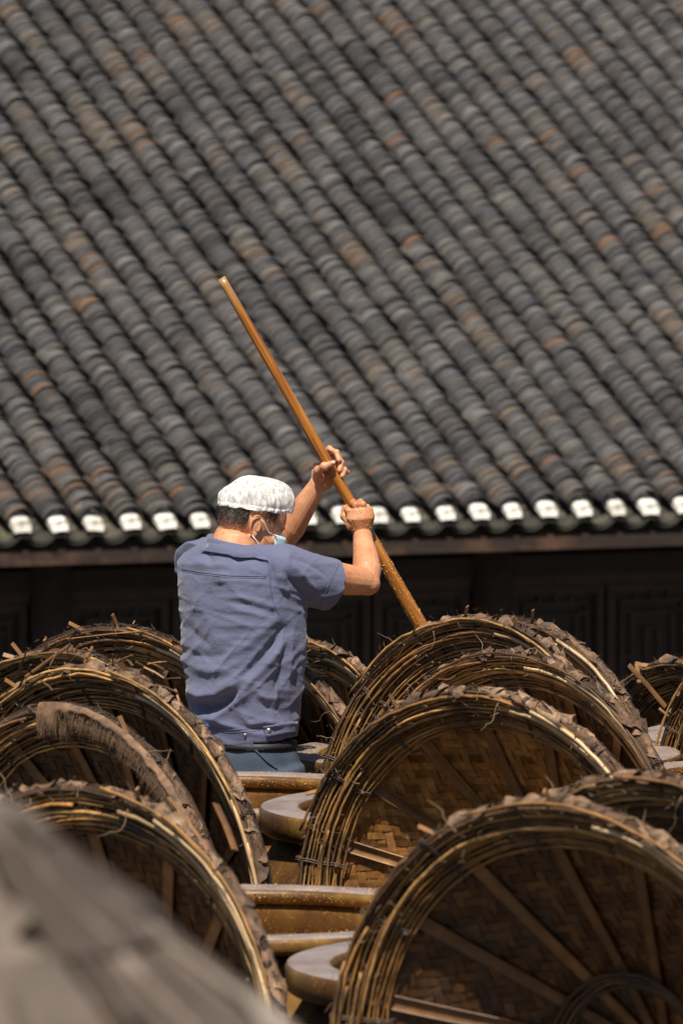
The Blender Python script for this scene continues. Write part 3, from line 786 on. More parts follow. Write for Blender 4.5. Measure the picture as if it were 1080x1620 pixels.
def make_specks(seed, cnt):
    r = random.Random(seed); mb = MB()
    for _ in range(cnt):
        a = r.uniform(0, 2 * math.pi); mode = r.random(); s = r.uniform(.0005, .0014) + (.0012 if r.random() < .05 else 0)
        if mode < .45: q = (r.uniform(.46, .56), .80 + s * .3)
        elif mode < .7: q = (.457, .80 - r.uniform(.01, .03))
        else: q = (.484, r.uniform(.66, .75))
        mb.ball((q[0] * math.cos(a), q[0] * math.sin(a), q[1]), (s, s, s * .7), None, 5, 4)
    return mb.mesh('bean_splashes', M['fleck'])
SPEC = make_specks(3, 2600)
def vat(x, y, label, lip=.04, dz=0., spl=True, rot=0):
    t = empty('ceramic_vat', (x, y, 0), label, 'vat', 'brown glazed vats in rows on the terrace')
    t.rotation_euler = (0, 0, rot)
    b, r, p = VM[lip]; s = (0.8 + dz) / .8
    S = Matrix.Diagonal((1, 1, s, 1))
    ob('vat_body', b, t, S); ob('vat_rim', r, t, S); ob('bean_paste', p, t, S)
    if spl: ob('bean_splashes', SPEC, t, S, kind='stuff')
    return t
vat(-.33, 20.30, 'brown vat whose straight rim crosses just below the man\'s trousers', rot=.4)
vat(.355, 19.30, 'vat with a wide pale grey rim below the man\'s vat, left of the sunlit lid', .065, .065, False)
vat(-.23, 17.50, 'vat with golden wet inner wall, its rim between the left and right lids', rot=1)
vat(.44, 16.55, 'blurred grey rimmed vat at bottom centre beside the lower right lid', .065, 0., False, rot=2)
vat(.40, 21.45, 'vat being stirred, grey rim showing right of the man\'s hip', rot=3)
vat(1.42, 22.0, 'farthest vat at right, small gold and grey rim left of the edge lid', rot=4)
vat(1.30, 20.72, 'vat with gold rim at the right edge below the ribbed lid', rot=5)

vf = vat(gl.x, gl.y, 'tall vat under the blurred grey cone', rot=1); vf.location.z = 1.15; vf.scale = (1.1, 1.1, .53)
# ================================================================== POLE
pole_px = [(349, 441), (385, 500), (421.6, 556), (468.4, 650), (515, 726.6), (547, 787), (583, 845), (610, 887), (636, 939), (664, 988), (715, 1072), (768, 1165)]
prr = [.0120, .0130, .0138, .0145, .0152, .0160, .0170, .0178, .0186, .0200, .021, .021]
_py = np.array([q[1] for q in pole_px], float); _px = np.array([q[0] for q in pole_px], float)
_c = np.polyfit(_py[:10], _px[:10], 2); pole_px = [(float(np.polyval(_c, y)) if y < 1000 else x, y) for x, y in pole_px]
pole_px[-2] = (pole_px[-3][0] + 50, 1072); pole_px[-1] = (pole_px[-3][0] + 104, 1165)
pts = [P(x, y, 21.30) for x, y in pole_px]
b0 = pts[-1].copy(); ax = (pts[0] - pts[-1]).normalized()
ux = Vector((0, 1, 0)).cross(ax).normalized(); uy = ax.cross(ux)
PM = Matrix((ux, uy, ax)).transposed().to_4x4(); PM.translation = b0
pinv = PM.inverted(); lp = [pinv @ p for p in pts]
# resample smoothly
sp = []; sr = []
for i in range(len(lp) - 1):
    for k in range(4):
        t = k / 4; p0 = lp[max(i - 1, 0)]; p1 = lp[i]; p2 = lp[i + 1]; p3 = lp[min(i + 2, len(lp) - 1)]
        q = .5 * ((2 * p1) + (p2 - p0) * t + (2 * p0 - 5 * p1 + 4 * p2 - p3) * t * t + (3 * p1 - p0 - 3 * p2 + p3) * t ** 3)
        sp.append(q); rr = prr[i] * (1 - t) + prr[i + 1] * t; sr.append(rr * (1 + .025 * nz(i * .7 + t * .7, 3)))
sp.append(lp[-1]); sr.append(prr[-1])
pole = empty('stirring_pole', None, 'long oiled wooden pole held slanting in both of the man\'s hands', 'pole', None, PM)
mb = MB(); mb.tube(sp, sr, 20); ob('shaft', mb.mesh('shaft', M['pole']), pole)
mb = MB(); d = (sp[0] - sp[1]).normalized(); mb.tube([sp[0] + d * .0002, sp[0] + d * .0022], [sr[0] * .98, sr[0] * .93], 20); ob('cut_end', mb.mesh('cut_end', M['endgrain']), pole)
mb = MB()
for _ in range(420):
    i = int(28 + (1 - rnd.random() ** 1.3) * (len(sp) - 30)) if rnd.random() < .85 else rnd.randrange(20, 30)
    i = min(max(i, 16), len(sp) - 2); a = rnd.uniform(0, 2 * math.pi); s = rnd.uniform(.0007, .0022); f = rnd.random()
    p = sp[i] * (1 - f) + sp[i + 1] * f
    mb.ball((p.x + sr[i] * math.cos(a), p.y + sr[i] * math.sin(a), p.z), (s, s, s), None, 5, 4)
ob('bean_splashes', mb.mesh('bean_splashes', M['fleck']), pole, None, kind='stuff')

# ================================================================== PERSON
#MAN_BEGIN
exec_man = True
MX, MD = P(385, 1175, 21.05).x, 21.05
man = empty('person', (MX, MD, 0), 'man in blue short sleeved shirt and white hair cap, arms raised on the pole', 'person')
MO = Vector((MX, MD, 0))
def Q(px, py, D=MD): return P(px, py, D) - MO
BET = R_(42)
lat = Vector((math.cos(BET), -math.sin(BET), 0)); fwd = Vector((math.sin(BET), math.cos(BET), 0))
# ---- head frame
HBE, HPT, HRL = R_(74), R_(16), R_(0)
hf = Vector((math.sin(HBE) * math.cos(HPT), math.cos(HBE) * math.cos(HPT), -math.sin(HPT)))
hr = Vector((math.cos(HBE), -math.sin(HBE), 0)); hu = hr.cross(hf); hl = -hr
HM = Matrix((hf, hl, hu)).transposed()
HC = Q(400, 815, 21.12)
def H(x, y, z): return HC + HM @ Vector((x, y, z))
H4 = HM.to_4x4(); H4.translation = HC
body = MB()
def hball(c, r, rot=None): body.ball(H(*c), r, HM @ rot if rot is not None else HM, 24, 16)
hball((0, 0, 0), (.097, .077, .090)); hball((-.022, 0, -.008), (.078, .074, .078)); hball((.045, 0, -.005), (.050, .064, .070))
hball((.035, 0, -.058), (.056, .060, .070)); hball((.050, 0, -.098), (.040, .045, .030)); hball((.078, 0, -.108), (.016, .020, .014))
hball((.084, 0, -.012), (.012, .046, .010)); hball((.062, .036, -.052), (.026, .022, .020)); hball((.062, -.036, -.052), (.026, .022, .020))
hball((.096, 0, -.052), (.016, .011, .022)); hball((.105, 0, -.062), (.013, .016, .010)); hball((.088, 0, -.088), (.010, .024, .008))
hball((.010, .058, -.075), (.030, .014, .030)); hball((.010, -.058, -.075), (.030, .014, .030))
# ears: rim, bowl and lobe
for s in (1, -1):
    ec = Vector((-.004, s * .079, -.030)); pts = []
    for i in range(17):
        a = R_(-70 + 285 * i / 16); pts.append(H(ec.x - .006 - .015 * math.cos(a) * 1.0, ec.y + s * (.010 + .004 * math.cos(a)), ec.z + .004 + .027 * math.sin(a)))
    body.tube(pts, .0036, 8)
    body.ball(H(ec.x - .006, ec.y + s * .002, ec.z + .002), (.015, .006, .024), HM, 14, 10)
    body.ball(H(ec.x - .001, ec.y + s * .003, ec.z - .021), (.009, .005, .010), HM, 12, 8)
    body.ball(H(ec.x + .011, ec.y - s * .001, ec.z - .002), (.005, .006, .007), HM, 10, 8)
# neck and trunk
nb = Q(366, 872, 21.06)
body.tube([H(-.030, 0, -.045), H(-.036, 0, -.085), nb + Vector((.012, .01, .02)), nb + Vector((0, 0, -.05))], [(.054, .054), (.055, .058), (.060, .066), (.075, .085)], 20)
def ring(y, cx, a, b, D=MD, k=24, sup=.85, tilt=0.):
    c = Q(cx, y, D); out = []
    for i in range(k):
        t = 2 * math.pi * i / k; ct, st_ = math.cos(t), math.sin(t)
        o_ = lat * (a * math.copysign(abs(ct) ** sup, ct)) + fwd * (b * math.copysign(abs(st_) ** sup, st_))
        out.append(c + o_ + Vector((0, 0, o_.x * tilt)))
    return out
def loft(mb, rings):
    k = len(rings[0]); vs = [p for r in rings for p in r]; fs = []
    for i in range(len(rings) - 1):
        for j in range(k):
            l = (j + 1) % k; fs.append((i * k + j, (i + 1) * k + j, (i + 1) * k + l, i * k + l))
    fs.append(tuple(range(k))); fs.append(tuple((len(rings) - 1) * k + j for j in range(k - 1, -1, -1)))
    mb.add(vs, fs)
TR = [(1180, 386, .135, .095), (1140, 386, .122, .078), (1100, 386, .125, .078), (1050, 385, .135, .085), (1000, 384, .145, .088), (950, 381, .150, .088), (910, 377, .142, .080), (888, 370, .120, .065), (872, 366, .085, .058), (862, 366, .06, .05)]
loft(body, [ring(*q) for q in TR])
# legs down to the floor
pel = Q(386, 1190, MD); hz = pel.z
loft(body, [ring(1245, 388, .150, .105), ring(1200, 387, .150, .105), ring(1172, 386, .145, .10)])
legs = []
for s in (-1, 1):
    hip = pel + lat * (s * .085) + Vector((0, 0, -.06)); knee = Vector((hip.x + .02, hip.y + .03, .46)) + lat * (s * .03); ank = Vector((hip.x + .0, hip.y + .0, .09)) + lat * (s * .05)
    legs.append((hip, knee, ank))
    body.tube([hip, hip * .5 + knee * .5, knee, knee * .55 + ank * .45, ank], [.088, .074, .056, .055, .038], 16)
    body.ball(Vector((ank.x, ank.y, .045)) + fwd * .05, (.12, .045, .040), Matrix((fwd, lat, Vector((0, 0, 1)))).transposed(), 16, 10)
# arms
shR, shL = Q(446, 903, 20.95), Q(306, 900, 21.20)
elR, wrR = Q(579, 921, 21.12), Q(573, 842, 21.27)
elL, wrL = Q(446, 856, 21.40), Q(502, 768, 21.345)
body.tube([shR - Vector((.05, 0, 0)), shR, shR * .5 + elR * .5, shR * .2 + elR * .8, elR], [.045, .050, .048, .043, .037], 18)
body.ball(elR + Vector((.004, 0, -.004)), (.036, .036, .034), None, 16, 10)
body.tube([elR, elR * .78 + wrR * .22 + Vector((.004, -.003, 0)), elR * .5 + wrR * .5 + Vector((.004, 0, 0)), elR * .2 + wrR * .8, wrR], [.036, .041, .036, .029, .0255], 18)
body.tube([shL, shL * .5 + elL * .5, elL], [.056, .048, .037], 18)
body.ball(elL, .036, None, 16, 10)
body.tube([elL, elL * .75 + wrL * .25, elL * .5 + wrL * .5, elL * .2 + wrL * .8, wrL], [.036, .041, .036, .030, .0255], 18)
HNS = []
# right hand: closed over the pole, back of the hand towards the camera
def finger(pts, r0, r1):
    n = len(pts); body.tube(pts, [r0 + (r1 - r0) * i / (n - 1) for i in range(n)], 10)
    body.ball(pts[-1], r1 * 1.0, None, 10, 8)
    for q in pts[1:-1]: body.ball(q, r0 * 1.03, None, 10, 8)
pd = 21.30
body.tube([wrR, Q(571, 832, 21.265), Q(570, 819, 21.252), Q(569, 806, 21.258)], [(.0245, .026), (.026, .034), (.022, .041), (.018, .038)], 16, up=(0, 1, 0))
for i, (x, y, dy) in enumerate(((551, 808, 0), (562, 799, 0), (574, 798, 0), (585, 806, 0))):     # four fingers rolled over the far side
    r = (.0100, .0105, .0100, .0088)[i]; dd = (0, -.002, 0, .003)[i]
    finger([Q(x + (568 - x) * .3, y + 12, 21.258), Q(x, y, 21.255 + dd), Q(x - 4, y - 4, 21.290), Q(x - 6, y + 4, 21.322), Q(x - 3, y + 14, 21.325)], r, r * .85)
finger([Q(566, 836, 21.26), Q(553, 829, 21.262), Q(545, 817, 21.275), Q(544, 806, 21.295)], .0135, .0095)   # thumb along the left side
body.ball(Q(556, 828, 21.262), (.019, .016, .021), None, 14, 10)
# left hand: palm behind the pole, thumb in front
body.tube([wrL, Q(508, 762, 21.345), Q(514, 750, 21.343), Q(516, 734, 21.343)], [(.0245, .026), (.023, .034), (.018, .040), (.014, .036)], 16, up=(0, 1, 0))
body.ball(Q(505, 752, 21.325), (.020, .018, .024), None, 14, 10)
finger([Q(502, 754, 21.325), Q(503, 744, 21.296), Q(513, 738, 21.276), Q(526, 733, 21.272)], .0135, .0090)      # thumb
finger([Q(511, 732, 21.343), Q(510, 717, 21.340), Q(521, 710, 21.325), Q(532, 716, 21.305), Q(536, 728, 21.292)], .0100, .0078)
finger([Q(515, 738, 21.345), Q(521, 724, 21.345), Q(534, 721, 21.325), Q(540, 732, 21.305), Q(537, 744, 21.290)], .0100, .0080)
finger([Q(518, 746, 21.345), Q(528, 735, 21.345), Q(540, 735, 21.325), Q(545, 744, 21.305), Q(541, 753, 21.292)], .0098, .0078)
finger([Q(519, 754, 21.343), Q(530, 747, 21.343), Q(541, 744, 21.328), Q(550, 747, 21.312)], .0085, .0068)
body.ball(wrR, (.026, .027, .028), None, 16, 10); body.ball(wrL, (.026, .026, .028), None, 16, 10)
body.ball(Q(570, 826, 21.26), (.034, .024, .030), None, 16, 10)
skin_me = remesh(body, .0024, 3, 'body', M['skin'])
BODY = ob('body', skin_me, man)
# nails
for c, d, u in ((Q(527, 731.5, 21.2635), Vector((.92, 0, .35)), Vector((0, -1, .15))),):
    mb = MB(); mm = Matrix((d.normalized(), u.normalized().cross(d.normalized()), u.normalized())).transposed()
    mb.ball(c, (.0065, .0050, .0016), mm, 10, 6); ob('thumb_nail', mb.mesh('thumb_nail', mat('nail', plain((.62, .42, .32), (.7, .5, .4), 20, .3))), man)
# eyes
for s in (1, -1):
    mb = MB(); mb.ball(H(.083, s * .031, -.034), .0085, HM, 12, 8); ob('eye', mb.mesh('eye', M['eyew']), man)
    mb = MB(); mb.tube([H(.088, s * .018, -.016), H(.086, s * .034, -.013), H(.076, s * .047, -.018)], [.003, .0035, .002], 6); ob('eyebrow', mb.mesh('eyebrow', M['hair']), man)
# ---- hair: short strands on the back and sides, fading to the neck
def head_surf(d):
    """point on the skull in direction d (head frame)"""
    best = 0
    for c, r in (((0, 0, 0), (.097, .077, .090)), ((-.022, 0, -.008), (.078, .074, .078)), ((.045, 0, -.005), (.050, .064, .070)), ((.035, 0, -.058), (.056, .060, .070)), ((.010, -.058, -.075), (.030, .014, .030))):
        c = Vector(c); A_ = sum((d[i] / r[i]) ** 2 for i in range(3)); B_ = -2 * sum(d[i] * c[i] / r[i] ** 2 for i in range(3)); C_ = sum((c[i] / r[i]) ** 2 for i in range(3)) - 1
        disc = B_ * B_ - 4 * A_ * C_
        if disc > 0: best = max(best, (-B_ + math.sqrt(disc)) / (2 * A_))
    return d * best
def hair_density(q):
    # q in head frame; lower edge falls from the temple to the nape
    x, y, z = q
    if x > .055: lim = .02 + (x - .055) * 1.2
    elif x > .012: lim = -.018
    elif x > -.03: lim = -.012 if abs(y) > .06 else -.05
    else: lim = -.060
    if -.030 < x < .016 and abs(y) > .065: lim = .004
    t = (z - lim) / .050
    return max(0, min(1, t))
vs, fs = [], []; rh = random.Random(5)
for _ in range(34000):
    d = Vector((rh.gauss(0, 1), rh.gauss(0, 1), rh.gauss(0, 1))).normalized()
    if d.x > .80 and d.z < .5: continue
    q = head_surf(d); f = hair_density(q)
    if rh.random() > f ** 1.1 * .98 + .0: continue
    nrm = Vector((q.x / .0094, q.y / .0059, q.z / .0081)).normalized()
    dr = (nrm * .55 + Vector((-.25, 0, -.85)) + Vector((rh.gauss(0, .22), rh.gauss(0, .22), rh.gauss(0, .22)))).normalized()
    L = .004 + .006 * f; side = dr.cross(nrm + Vector((.01, 0, 0))).normalized() * .00055
    b = q * .995; t = b + dr * L + nrm * .0015; k = len(vs)
    vs += [H(*(b - side)), H(*(b + side)), H(*t)]; fs.append((k, k + 1, k + 2))
ob('hair', me_from('hair', vs, fs, M['hair']), man, None, kind='stuff')
# ---- cap
def cap_r(th, f):
    """th around, f 0 hem .. 1 crown; head frame point"""
    ph = f * math.pi / 2; c = max(0., math.cos(ph)) ** .62; v = math.sin(ph) ** 1.05
    bul = 1 + .05 * math.sin(min(1, f * 2.2) * math.pi)
    pleat = 1 + (.034 * (abs(math.sin(th * 7 + 2.2 * nz(math.cos(th) * 2, math.sin(th) * 2, f * 2))) - .6) + .055 * nz(math.cos(th) * 3, math.sin(th) * 3, f * 3) + .020 * nz(math.cos(th) * 9, math.sin(th) * 9, f * 8)) * math.sin(min(1, .15 + f) * math.pi) ** .7
    x = .103 * math.cos(th) * c * bul * pleat; y = .086 * math.sin(th) * c * bul * pleat
    z = .088 * v * (1 + .02 * nz(x * 30, y * 30)) + .006 * math.cos(th) * math.sin(ph * 2)
    return Vector((x, y, z))
CT = Matrix.Rotation(R_(-13), 3, 'Y')       # cap sits lower at the front
def capp(th, f, extra=0.):
    p = cap_r(th, f); q = Vector((p.x, p.y, max(p.z, .0) + .004)).normalized() * extra
    p = p + q; p.z += .023 + .016 * math.cos(th) * (1 - f)
    return p
vs, fs = [], []; nu, nv = 160, 34
for i in range(nv + 1):
    for k in range(nu): vs.append(H(*capp(2 * math.pi * k / nu, min(.999, i / nv))))
for i in range(nv):
    for k in range(nu):
        l = (k + 1) % nu; fs.append((i * nu + k, i * nu + l, (i + 1) * nu + l, (i + 1) * nu + k))
cap = ob('hair_cap', me_from('hair_cap', vs, fs, M['cap'], True), man)
vs, fs = [], []; nu = 240
for i in range(7):
    for k in range(nu):
        th = 2 * math.pi * k / nu
        p = capp(th, 0.02, 0); f = i / 6
        ruf = (.0014 * math.sin(th * 52 + 6 * nz(math.cos(th) * 4, math.sin(th) * 4)) + .0055 * nz(math.cos(th) * 7, math.sin(th) * 7, f * 2)) * (abs(f - .5) + .35)
        p = p + p.normalized() * (-.001 + ruf + .002 * math.sin(f * math.pi)); p.z += (f - .6) * .014 + .0035 * nz(math.cos(th) * 4, math.sin(th) * 4, 4)
        vs.append(H(*p))
for i in range(6):
    for k in range(nu):
        l = (k + 1) % nu; fs.append((i * nu + k, i * nu + l, (i + 1) * nu + l, (i + 1) * nu + k))
ob('cap_hem', me_from('cap_hem', vs, fs, M['caphem'], True), cap)
# ---- mask
vs, fs = [], []; g, hgt = 16, 8
for i in range(g + 1):
    u = i / g * 2 - 1
    for j in range(hgt + 1):
        v = j / hgt; y = u * .069; x = .117 - .052 * abs(u) ** 2.2 - .012 * abs(v - .35) * 2 ; z = -.036 - .078 * v
        x += .0016 * math.sin(v * 22)
        vs.append(H(x, y, z))
for i in range(g):
    for j in range(hgt):
        b = i * (hgt + 1) + j; fs.append((b, b + 1, b + hgt + 2, b + hgt + 1))
mk = ob('face_mask', me_from('face_mask', vs, fs, M['mask'], True), man)
md = mk.modifiers.new('t', 'SOLIDIFY'); md.thickness = .0025
for s in (-1, 1):
    mb = MB(); mb.tube([H(.064, s * .069, -.041), H(.035, s * .078, -.035), H(.012, s * .086, -.012), H(-.004, s * .088, -.003)], .0014, 6)
    mb.tube([H(.062, s * .068, -.110), H(.035, s * .072, -.095), H(.008, s * .083, -.068), H(-.012, s * .086, -.055)], .0014, 6)
    ob('ear_loop', mb.mesh('ear_loop', M['loop']), mk)
# ---- shirt
sh = MB()
SR = [(1174, 386, .160, .116), (1166, 386, .161, .117), (1140, 386, .166, .122), (1100, 386, .171, .126), (1050, 386, .184, .131), (1000, 386, .192, .132), (950, 383, .199, .130), (915, 379, .198, .122), (893, 372, .190, .108), (877, 368, .162, .088), (868, 366, .120, .076), (864, 367, .090, .072), (861, 369, .077, .069)]
loft(sh, [ring(*q, k=32, tilt=(.13, .11, .05)[i] if i < 3 else 0) for i, q in enumerate(SR)])
cuffR, cuffL = Q(524, 927, 21.045), Q(404, 866, 21.38)
sh.tube([shR - Vector((.07, -.03, .0)), shR + Vector((0, 0, -.004)), shR * .5 + cuffR * .5, cuffR], [(.072, .07), (.078, .076), (.074, .072), (.072, .068)], 22, up=(0, 0, 1))
sh.tube([shL, shL * .5 + cuffL * .5, cuffL], [(.078, .078), (.074, .074), (.070, .070)], 22, up=(0, 0, 1))
sm = remesh(sh, .0050, 6, 'shirt', M['shirt'])
# open the cuffs, hem and neck
bm = bmesh.new(); bm.from_mesh(sm); dele = []
axR = (cuffR - shR).normalized(); axL = (cuffL - shL).normalized(); hemz = Q(385, 1174).z; nkz = Q(369, 861).z
for f in bm.faces:
    c = f.calc_center_median()
    if (c - cuffR).dot(axR) > -.006 and (c - cuffR).length < .10 and f.normal.dot(axR) > .4: dele.append(f)
    elif (c - cuffL).dot(axL) > -.006 and (c - cuffL).length < .10 and f.normal.dot(axL) > .4: dele.append(f)
    elif c.z < hemz + .006 + (c.x - Q(385, 1174).x) * .13 and f.normal.z < -.4: dele.append(f)
    elif c.z > nkz - .014 and f.normal.z > .5 and (Vector((c.x, c.y)) - Vector((Q(369, 848).x, Q(369, 848).y))).length < .066: dele.append(f)
bmesh.ops.delete(bm, geom=dele, context='FACES'); bm.to_mesh(sm); bm.free()
# folds: (points in photo units on the cloth, width px, height m)
FOLDS = [
    ([(292, 1088), (318, 1100), (345, 1097), (368, 1084), (384, 1072)], 11, .016), ([(300, 1112), (330, 1122), (356, 1114), (378, 1092)], 9, -.020),
    ([(318, 1140), (345, 1130), (372, 1108), (396, 1080), (430, 1040), (458, 1005)], 9, .010), ([(380, 1075), (410, 1045), (440, 1010), (452, 985)], 7, -.007),
    ([(440, 975), (415, 1000), (385, 1025), (350, 1045)], 9, .005), ([(445, 985), (425, 1030), (405, 1065), (398, 1110)], 8, -.006),
    ([(456, 1000), (446, 1045), (436, 1090), (446, 1130), (452, 1155)], 6, -.007), ([(463, 990), (457, 1040), (452, 1090), (460, 1150)], 6, .006),
    ([(340, 944), (385, 946), (415, 952), (436, 964)], 4, .0030), ([(360, 953), (395, 958), (430, 970)], 3.5, -.0030),
    ([(372, 965), (400, 970), (432, 980)], 3.5, .003), ([(320, 962), (350, 972), (385, 974)], 6, -.0025),
    ([(345, 990), (395, 990), (432, 990)], 4, .0022), ([(296, 985), (312, 1010), (335, 1022)], 8, -.0045), ([(300, 925), (330, 980), (345, 1030)], 14, .004),
    ([(300, 1050), (330, 1062), (360, 1058), (390, 1040)], 8, .005), ([(298, 1035), (330, 1040), (365, 1035)], 7, -.004),
    ([(425, 880), (430, 905), (431, 930), (436, 958)], 3.5, -.0035), ([(419, 882), (423, 910), (425, 940), (432, 966)], 3.5, .003),
    ([(455, 890), (480, 912), (500, 935)], 6, .006), ([(450, 905), (470, 930), (490, 945)], 5, -.006), ([(443, 925), (460, 943), (485, 953)], 5, .005),
    ([(470, 884), (500, 900), (520, 915)], 5, -.004), ([(478, 960), (480, 1000), (476, 1060), (470, 1120)], 4, .004),
    ([(330, 858), (326, 875), (336, 892)], 5, -.007), ([(345, 862), (365, 878), (395, 880)], 5, .005), ([(355, 868), (375, 886), (420, 880)], 4, -.005),
    ([(300, 885), (330, 895), (360, 893)], 6, .004), ([(350, 905), (352, 925)], 16, .006),
    ([(380, 1130), (395, 1145), (420, 1142), (445, 1148)], 5, .0045), ([(375, 1150), (405, 1153), (440, 1152)], 4, -.004), ([(330, 1128), (350, 1145), (372, 1150)], 6, .006),
    ([(405, 1105), (425, 1122), (450, 1125)], 6, -.004), ([(400, 1090), (420, 1105), (452, 1105)], 6, .004)]
segs = []
for pl, wd, am in FOLDS:
    L = len(pl) - 1
    for i in range(L): segs.append((pl[i], pl[i + 1], wd, am, i / L, (i + 1) / L, id(pl)))
nvx = len(sm.vertices); co_ = np.empty(nvx * 3); sm.vertices.foreach_get('co', co_); co_ = co_.reshape(-1, 3)
no_ = np.empty(nvx * 3); sm.vertices.foreach_get('normal', no_); no_ = no_.reshape(-1, 3)
wx_, wy_, wz_ = co_[:, 0] + MO.x, co_[:, 1] + MO.y, co_[:, 2]
ppx = 540 + FPX * wx_ / wy_; ang = np.arctan((CAMZ - wz_) / wy_); ppy = 810 + FPX * np.tan(ang - PITCH)
facing = np.clip(-no_[:, 1] * 1.6, 0, 1)
disp = np.zeros(nvx); groups = {}
for (a_, b_, wd, am, t0, t1, gid) in segs:
    ax_, ay_ = a_; bx_, by_ = b_; dx, dy = bx_ - ax_, by_ - ay_; L2 = dx * dx + dy * dy
    t = np.clip(((ppx - ax_) * dx + (ppy - ay_) * dy) / L2, 0, 1)
    dd = np.hypot(ppx - ax_ - t * dx, ppy - ay_ - t * dy); tt = t0 + (t1 - t0) * t
    v = 1.45 * am * np.exp(-(dd / wd) ** 1.5) * np.clip(np.sin(np.pi * np.clip(tt * .86 + .07, 0, 1)) * 1.3, 0, 1)
    g_ = groups.setdefault(gid, np.zeros(nvx)); m_ = np.abs(v) > np.abs(g_); g_[m_] = v[m_]
for g_ in groups.values(): disp += g_ * facing
mic = np.array([.0040 * nz(c[0] * 7, c[1] * 7, c[2] * 16) + .0022 * nz(c[0] * 18 + 5, c[1] * 18, c[2] * 40) + .0006 * nz(c[0] * 60, c[1] * 60, c[2] * 90 + 3) for c in co_])
rdg = np.array([.0052 * (1 - abs(nz((.80 * c[0] - .60 * c[2]) * 17, (.60 * c[0] + .80 * c[2]) * 4.5, 2.5)) * 2.2) ** 3 if abs(nz((.80 * c[0] - .60 * c[2]) * 17, (.60 * c[0] + .80 * c[2]) * 4.5, 2.5)) < .45 else 0 for c in co_])
rdg2 = np.array([.0040 * max(0, 1 - abs(nz(c[0] * 5, c[1] * 5, c[2] * 21 + c[0] * 4)) * 2.6) ** 3 for c in co_])
low = np.clip((980 - ppy) / -60, 0, 1)
disp += rdg * (.35 + .65 * low) + rdg2 * .7
disp += mic
co_ += no_ * disp[:, None]
sm.vertices.foreach_set('co', co_.ravel()); sm.update()
shirt = ob('shirt', sm, man)
md = shirt.modifiers.new('t', 'SOLIDIFY'); md.thickness = .0022; md.offset = -1
# surface lookup to lay seams on the cloth
from mathutils.bvhtree import BVHTree
bvh = BVHTree.FromPolygons([Vector(c) for c in co_], [tuple(p.vertices) for p in sm.polygons])
eye = Vector((0, 0, CAMZ)) - MO
def on_shirt(px, py, off=.0008):
    d = (Q(px, py) - eye).normalized(); h = bvh.ray_cast(eye, d)
    return None if h[0] is None else h[0] + h[1] * off * (1 if h[1].dot(d) < 0 else -1)
def seam(name, pl, wd, m, parent=None, off=.0006):
    pts = []
    for i in range(len(pl) - 1):
        L = max(2, int(math.hypot(pl[i + 1][0] - pl[i][0], pl[i + 1][1] - pl[i][1]) / 3))
        for k in range(L):
            t = k / L; q = on_shirt(pl[i][0] * (1 - t) + pl[i + 1][0] * t, pl[i][1] * (1 - t) + pl[i + 1][1] * t, off)
            if q is not None: pts.append(q)
    if len(pts) > 3:
        mb = MB(); mb.tube(pts, wd, 5); return ob(name, mb.mesh(name, m), parent or man)
seam('seam', [(288, 900), (320, 906), (365, 911), (424, 912)], .0012, M['thread'], shirt)
seam('seam', [(288, 903), (320, 909), (365, 914), (424, 915)], .0007, M['thread'], shirt)
seam('seam', [(423, 880), (426, 905), (427, 930), (433, 955), (442, 975)], .0012, M['thread'], shirt)
seam('seam', [(318, 1146), (360, 1155), (400, 1153), (440, 1146), (470, 1138)], .0011, M['thread'], shirt)
seam('seam', [(318, 1150), (360, 1159), (400, 1157), (440, 1150), (470, 1142)], .0007, M['thread'], shirt)
seam('seam', [(536, 893), (520, 925), (504, 962)], .0007, M['thread'], shirt)
seam('seam', [(452, 985), (446, 1030), (440, 1080), (442, 1140)], .0009, M['thread'], shirt)
# hem tab with snaps
def patch(name, corners, m, off, parent, nn=6):
    vs, fs = [], []
    for i in range(nn + 1):
        for j in range(nn + 1):
            u, v = i / nn, j / nn
            x = (corners[0][0] * (1 - u) + corners[1][0] * u) * (1 - v) + (corners[3][0] * (1 - u) + corners[2][0] * u) * v
            y = (corners[0][1] * (1 - u) + corners[1][1] * u) * (1 - v) + (corners[3][1] * (1 - u) + corners[2][1] * u) * v
            q = on_shirt(x, y, off) or Q(x, y, MD - .12); vs.append(q)
    for i in range(nn):
        for j in range(nn):
            b = i * (nn + 1) + j; fs.append((b, b + 1, b + nn + 2, b + nn + 1))
    me = me_from(name, vs, fs, m, True); o = ob(name, me, parent); md = o.modifiers.new('t', 'SOLIDIFY'); md.thickness = .003; md.offset = 0; return o
patch('collar_fall', [(337, 857), (410, 874), (424, 889), (320, 873)], M['shirt'], .0075, shirt, 10)
tab = patch('hem_tab', [(416, 1148), (468, 1140), (468, 1158), (420, 1166)], M['shirt'], .0045, shirt)
for (x, y, rr, pr) in ((424, 1156, .0075, shirt), (388, 1162, .0045, shirt)):
    q = on_shirt(x, y, .007 if x == 424 else .002)
    if q is not None:
        mb = MB(); mb.ball(q, (rr, rr * .5, rr), None, 14, 8); mb.ball(q + Vector((0, -rr * .3, 0)), (rr * .55, rr * .4, rr * .55), None, 10, 6); ob('snap_button', mb.mesh('snap_button', M['metal']), pr)
# collar
mb = MB(); cpx = [(336, 856), (333, 850), (342, 846), (360, 849), (380, 853), (400, 862), (415, 868)]
cps = []
cc = Q(371, 864, 21.07)
for i in range(36):
    a = 2 * math.pi * i / 36
    q = cc + lat * (.076 * math.cos(a)) + fwd * (.072 * math.sin(a)) + Vector((0, 0, -.001 - .006 * math.sin(a) - .014 * math.cos(a)))
    cps.append(q)
mb.tube(cps, (.0185, .0065), 10, True, up=(0, 0, 1)); ob('collar', mb.mesh('collar', M['shirt']), shirt)
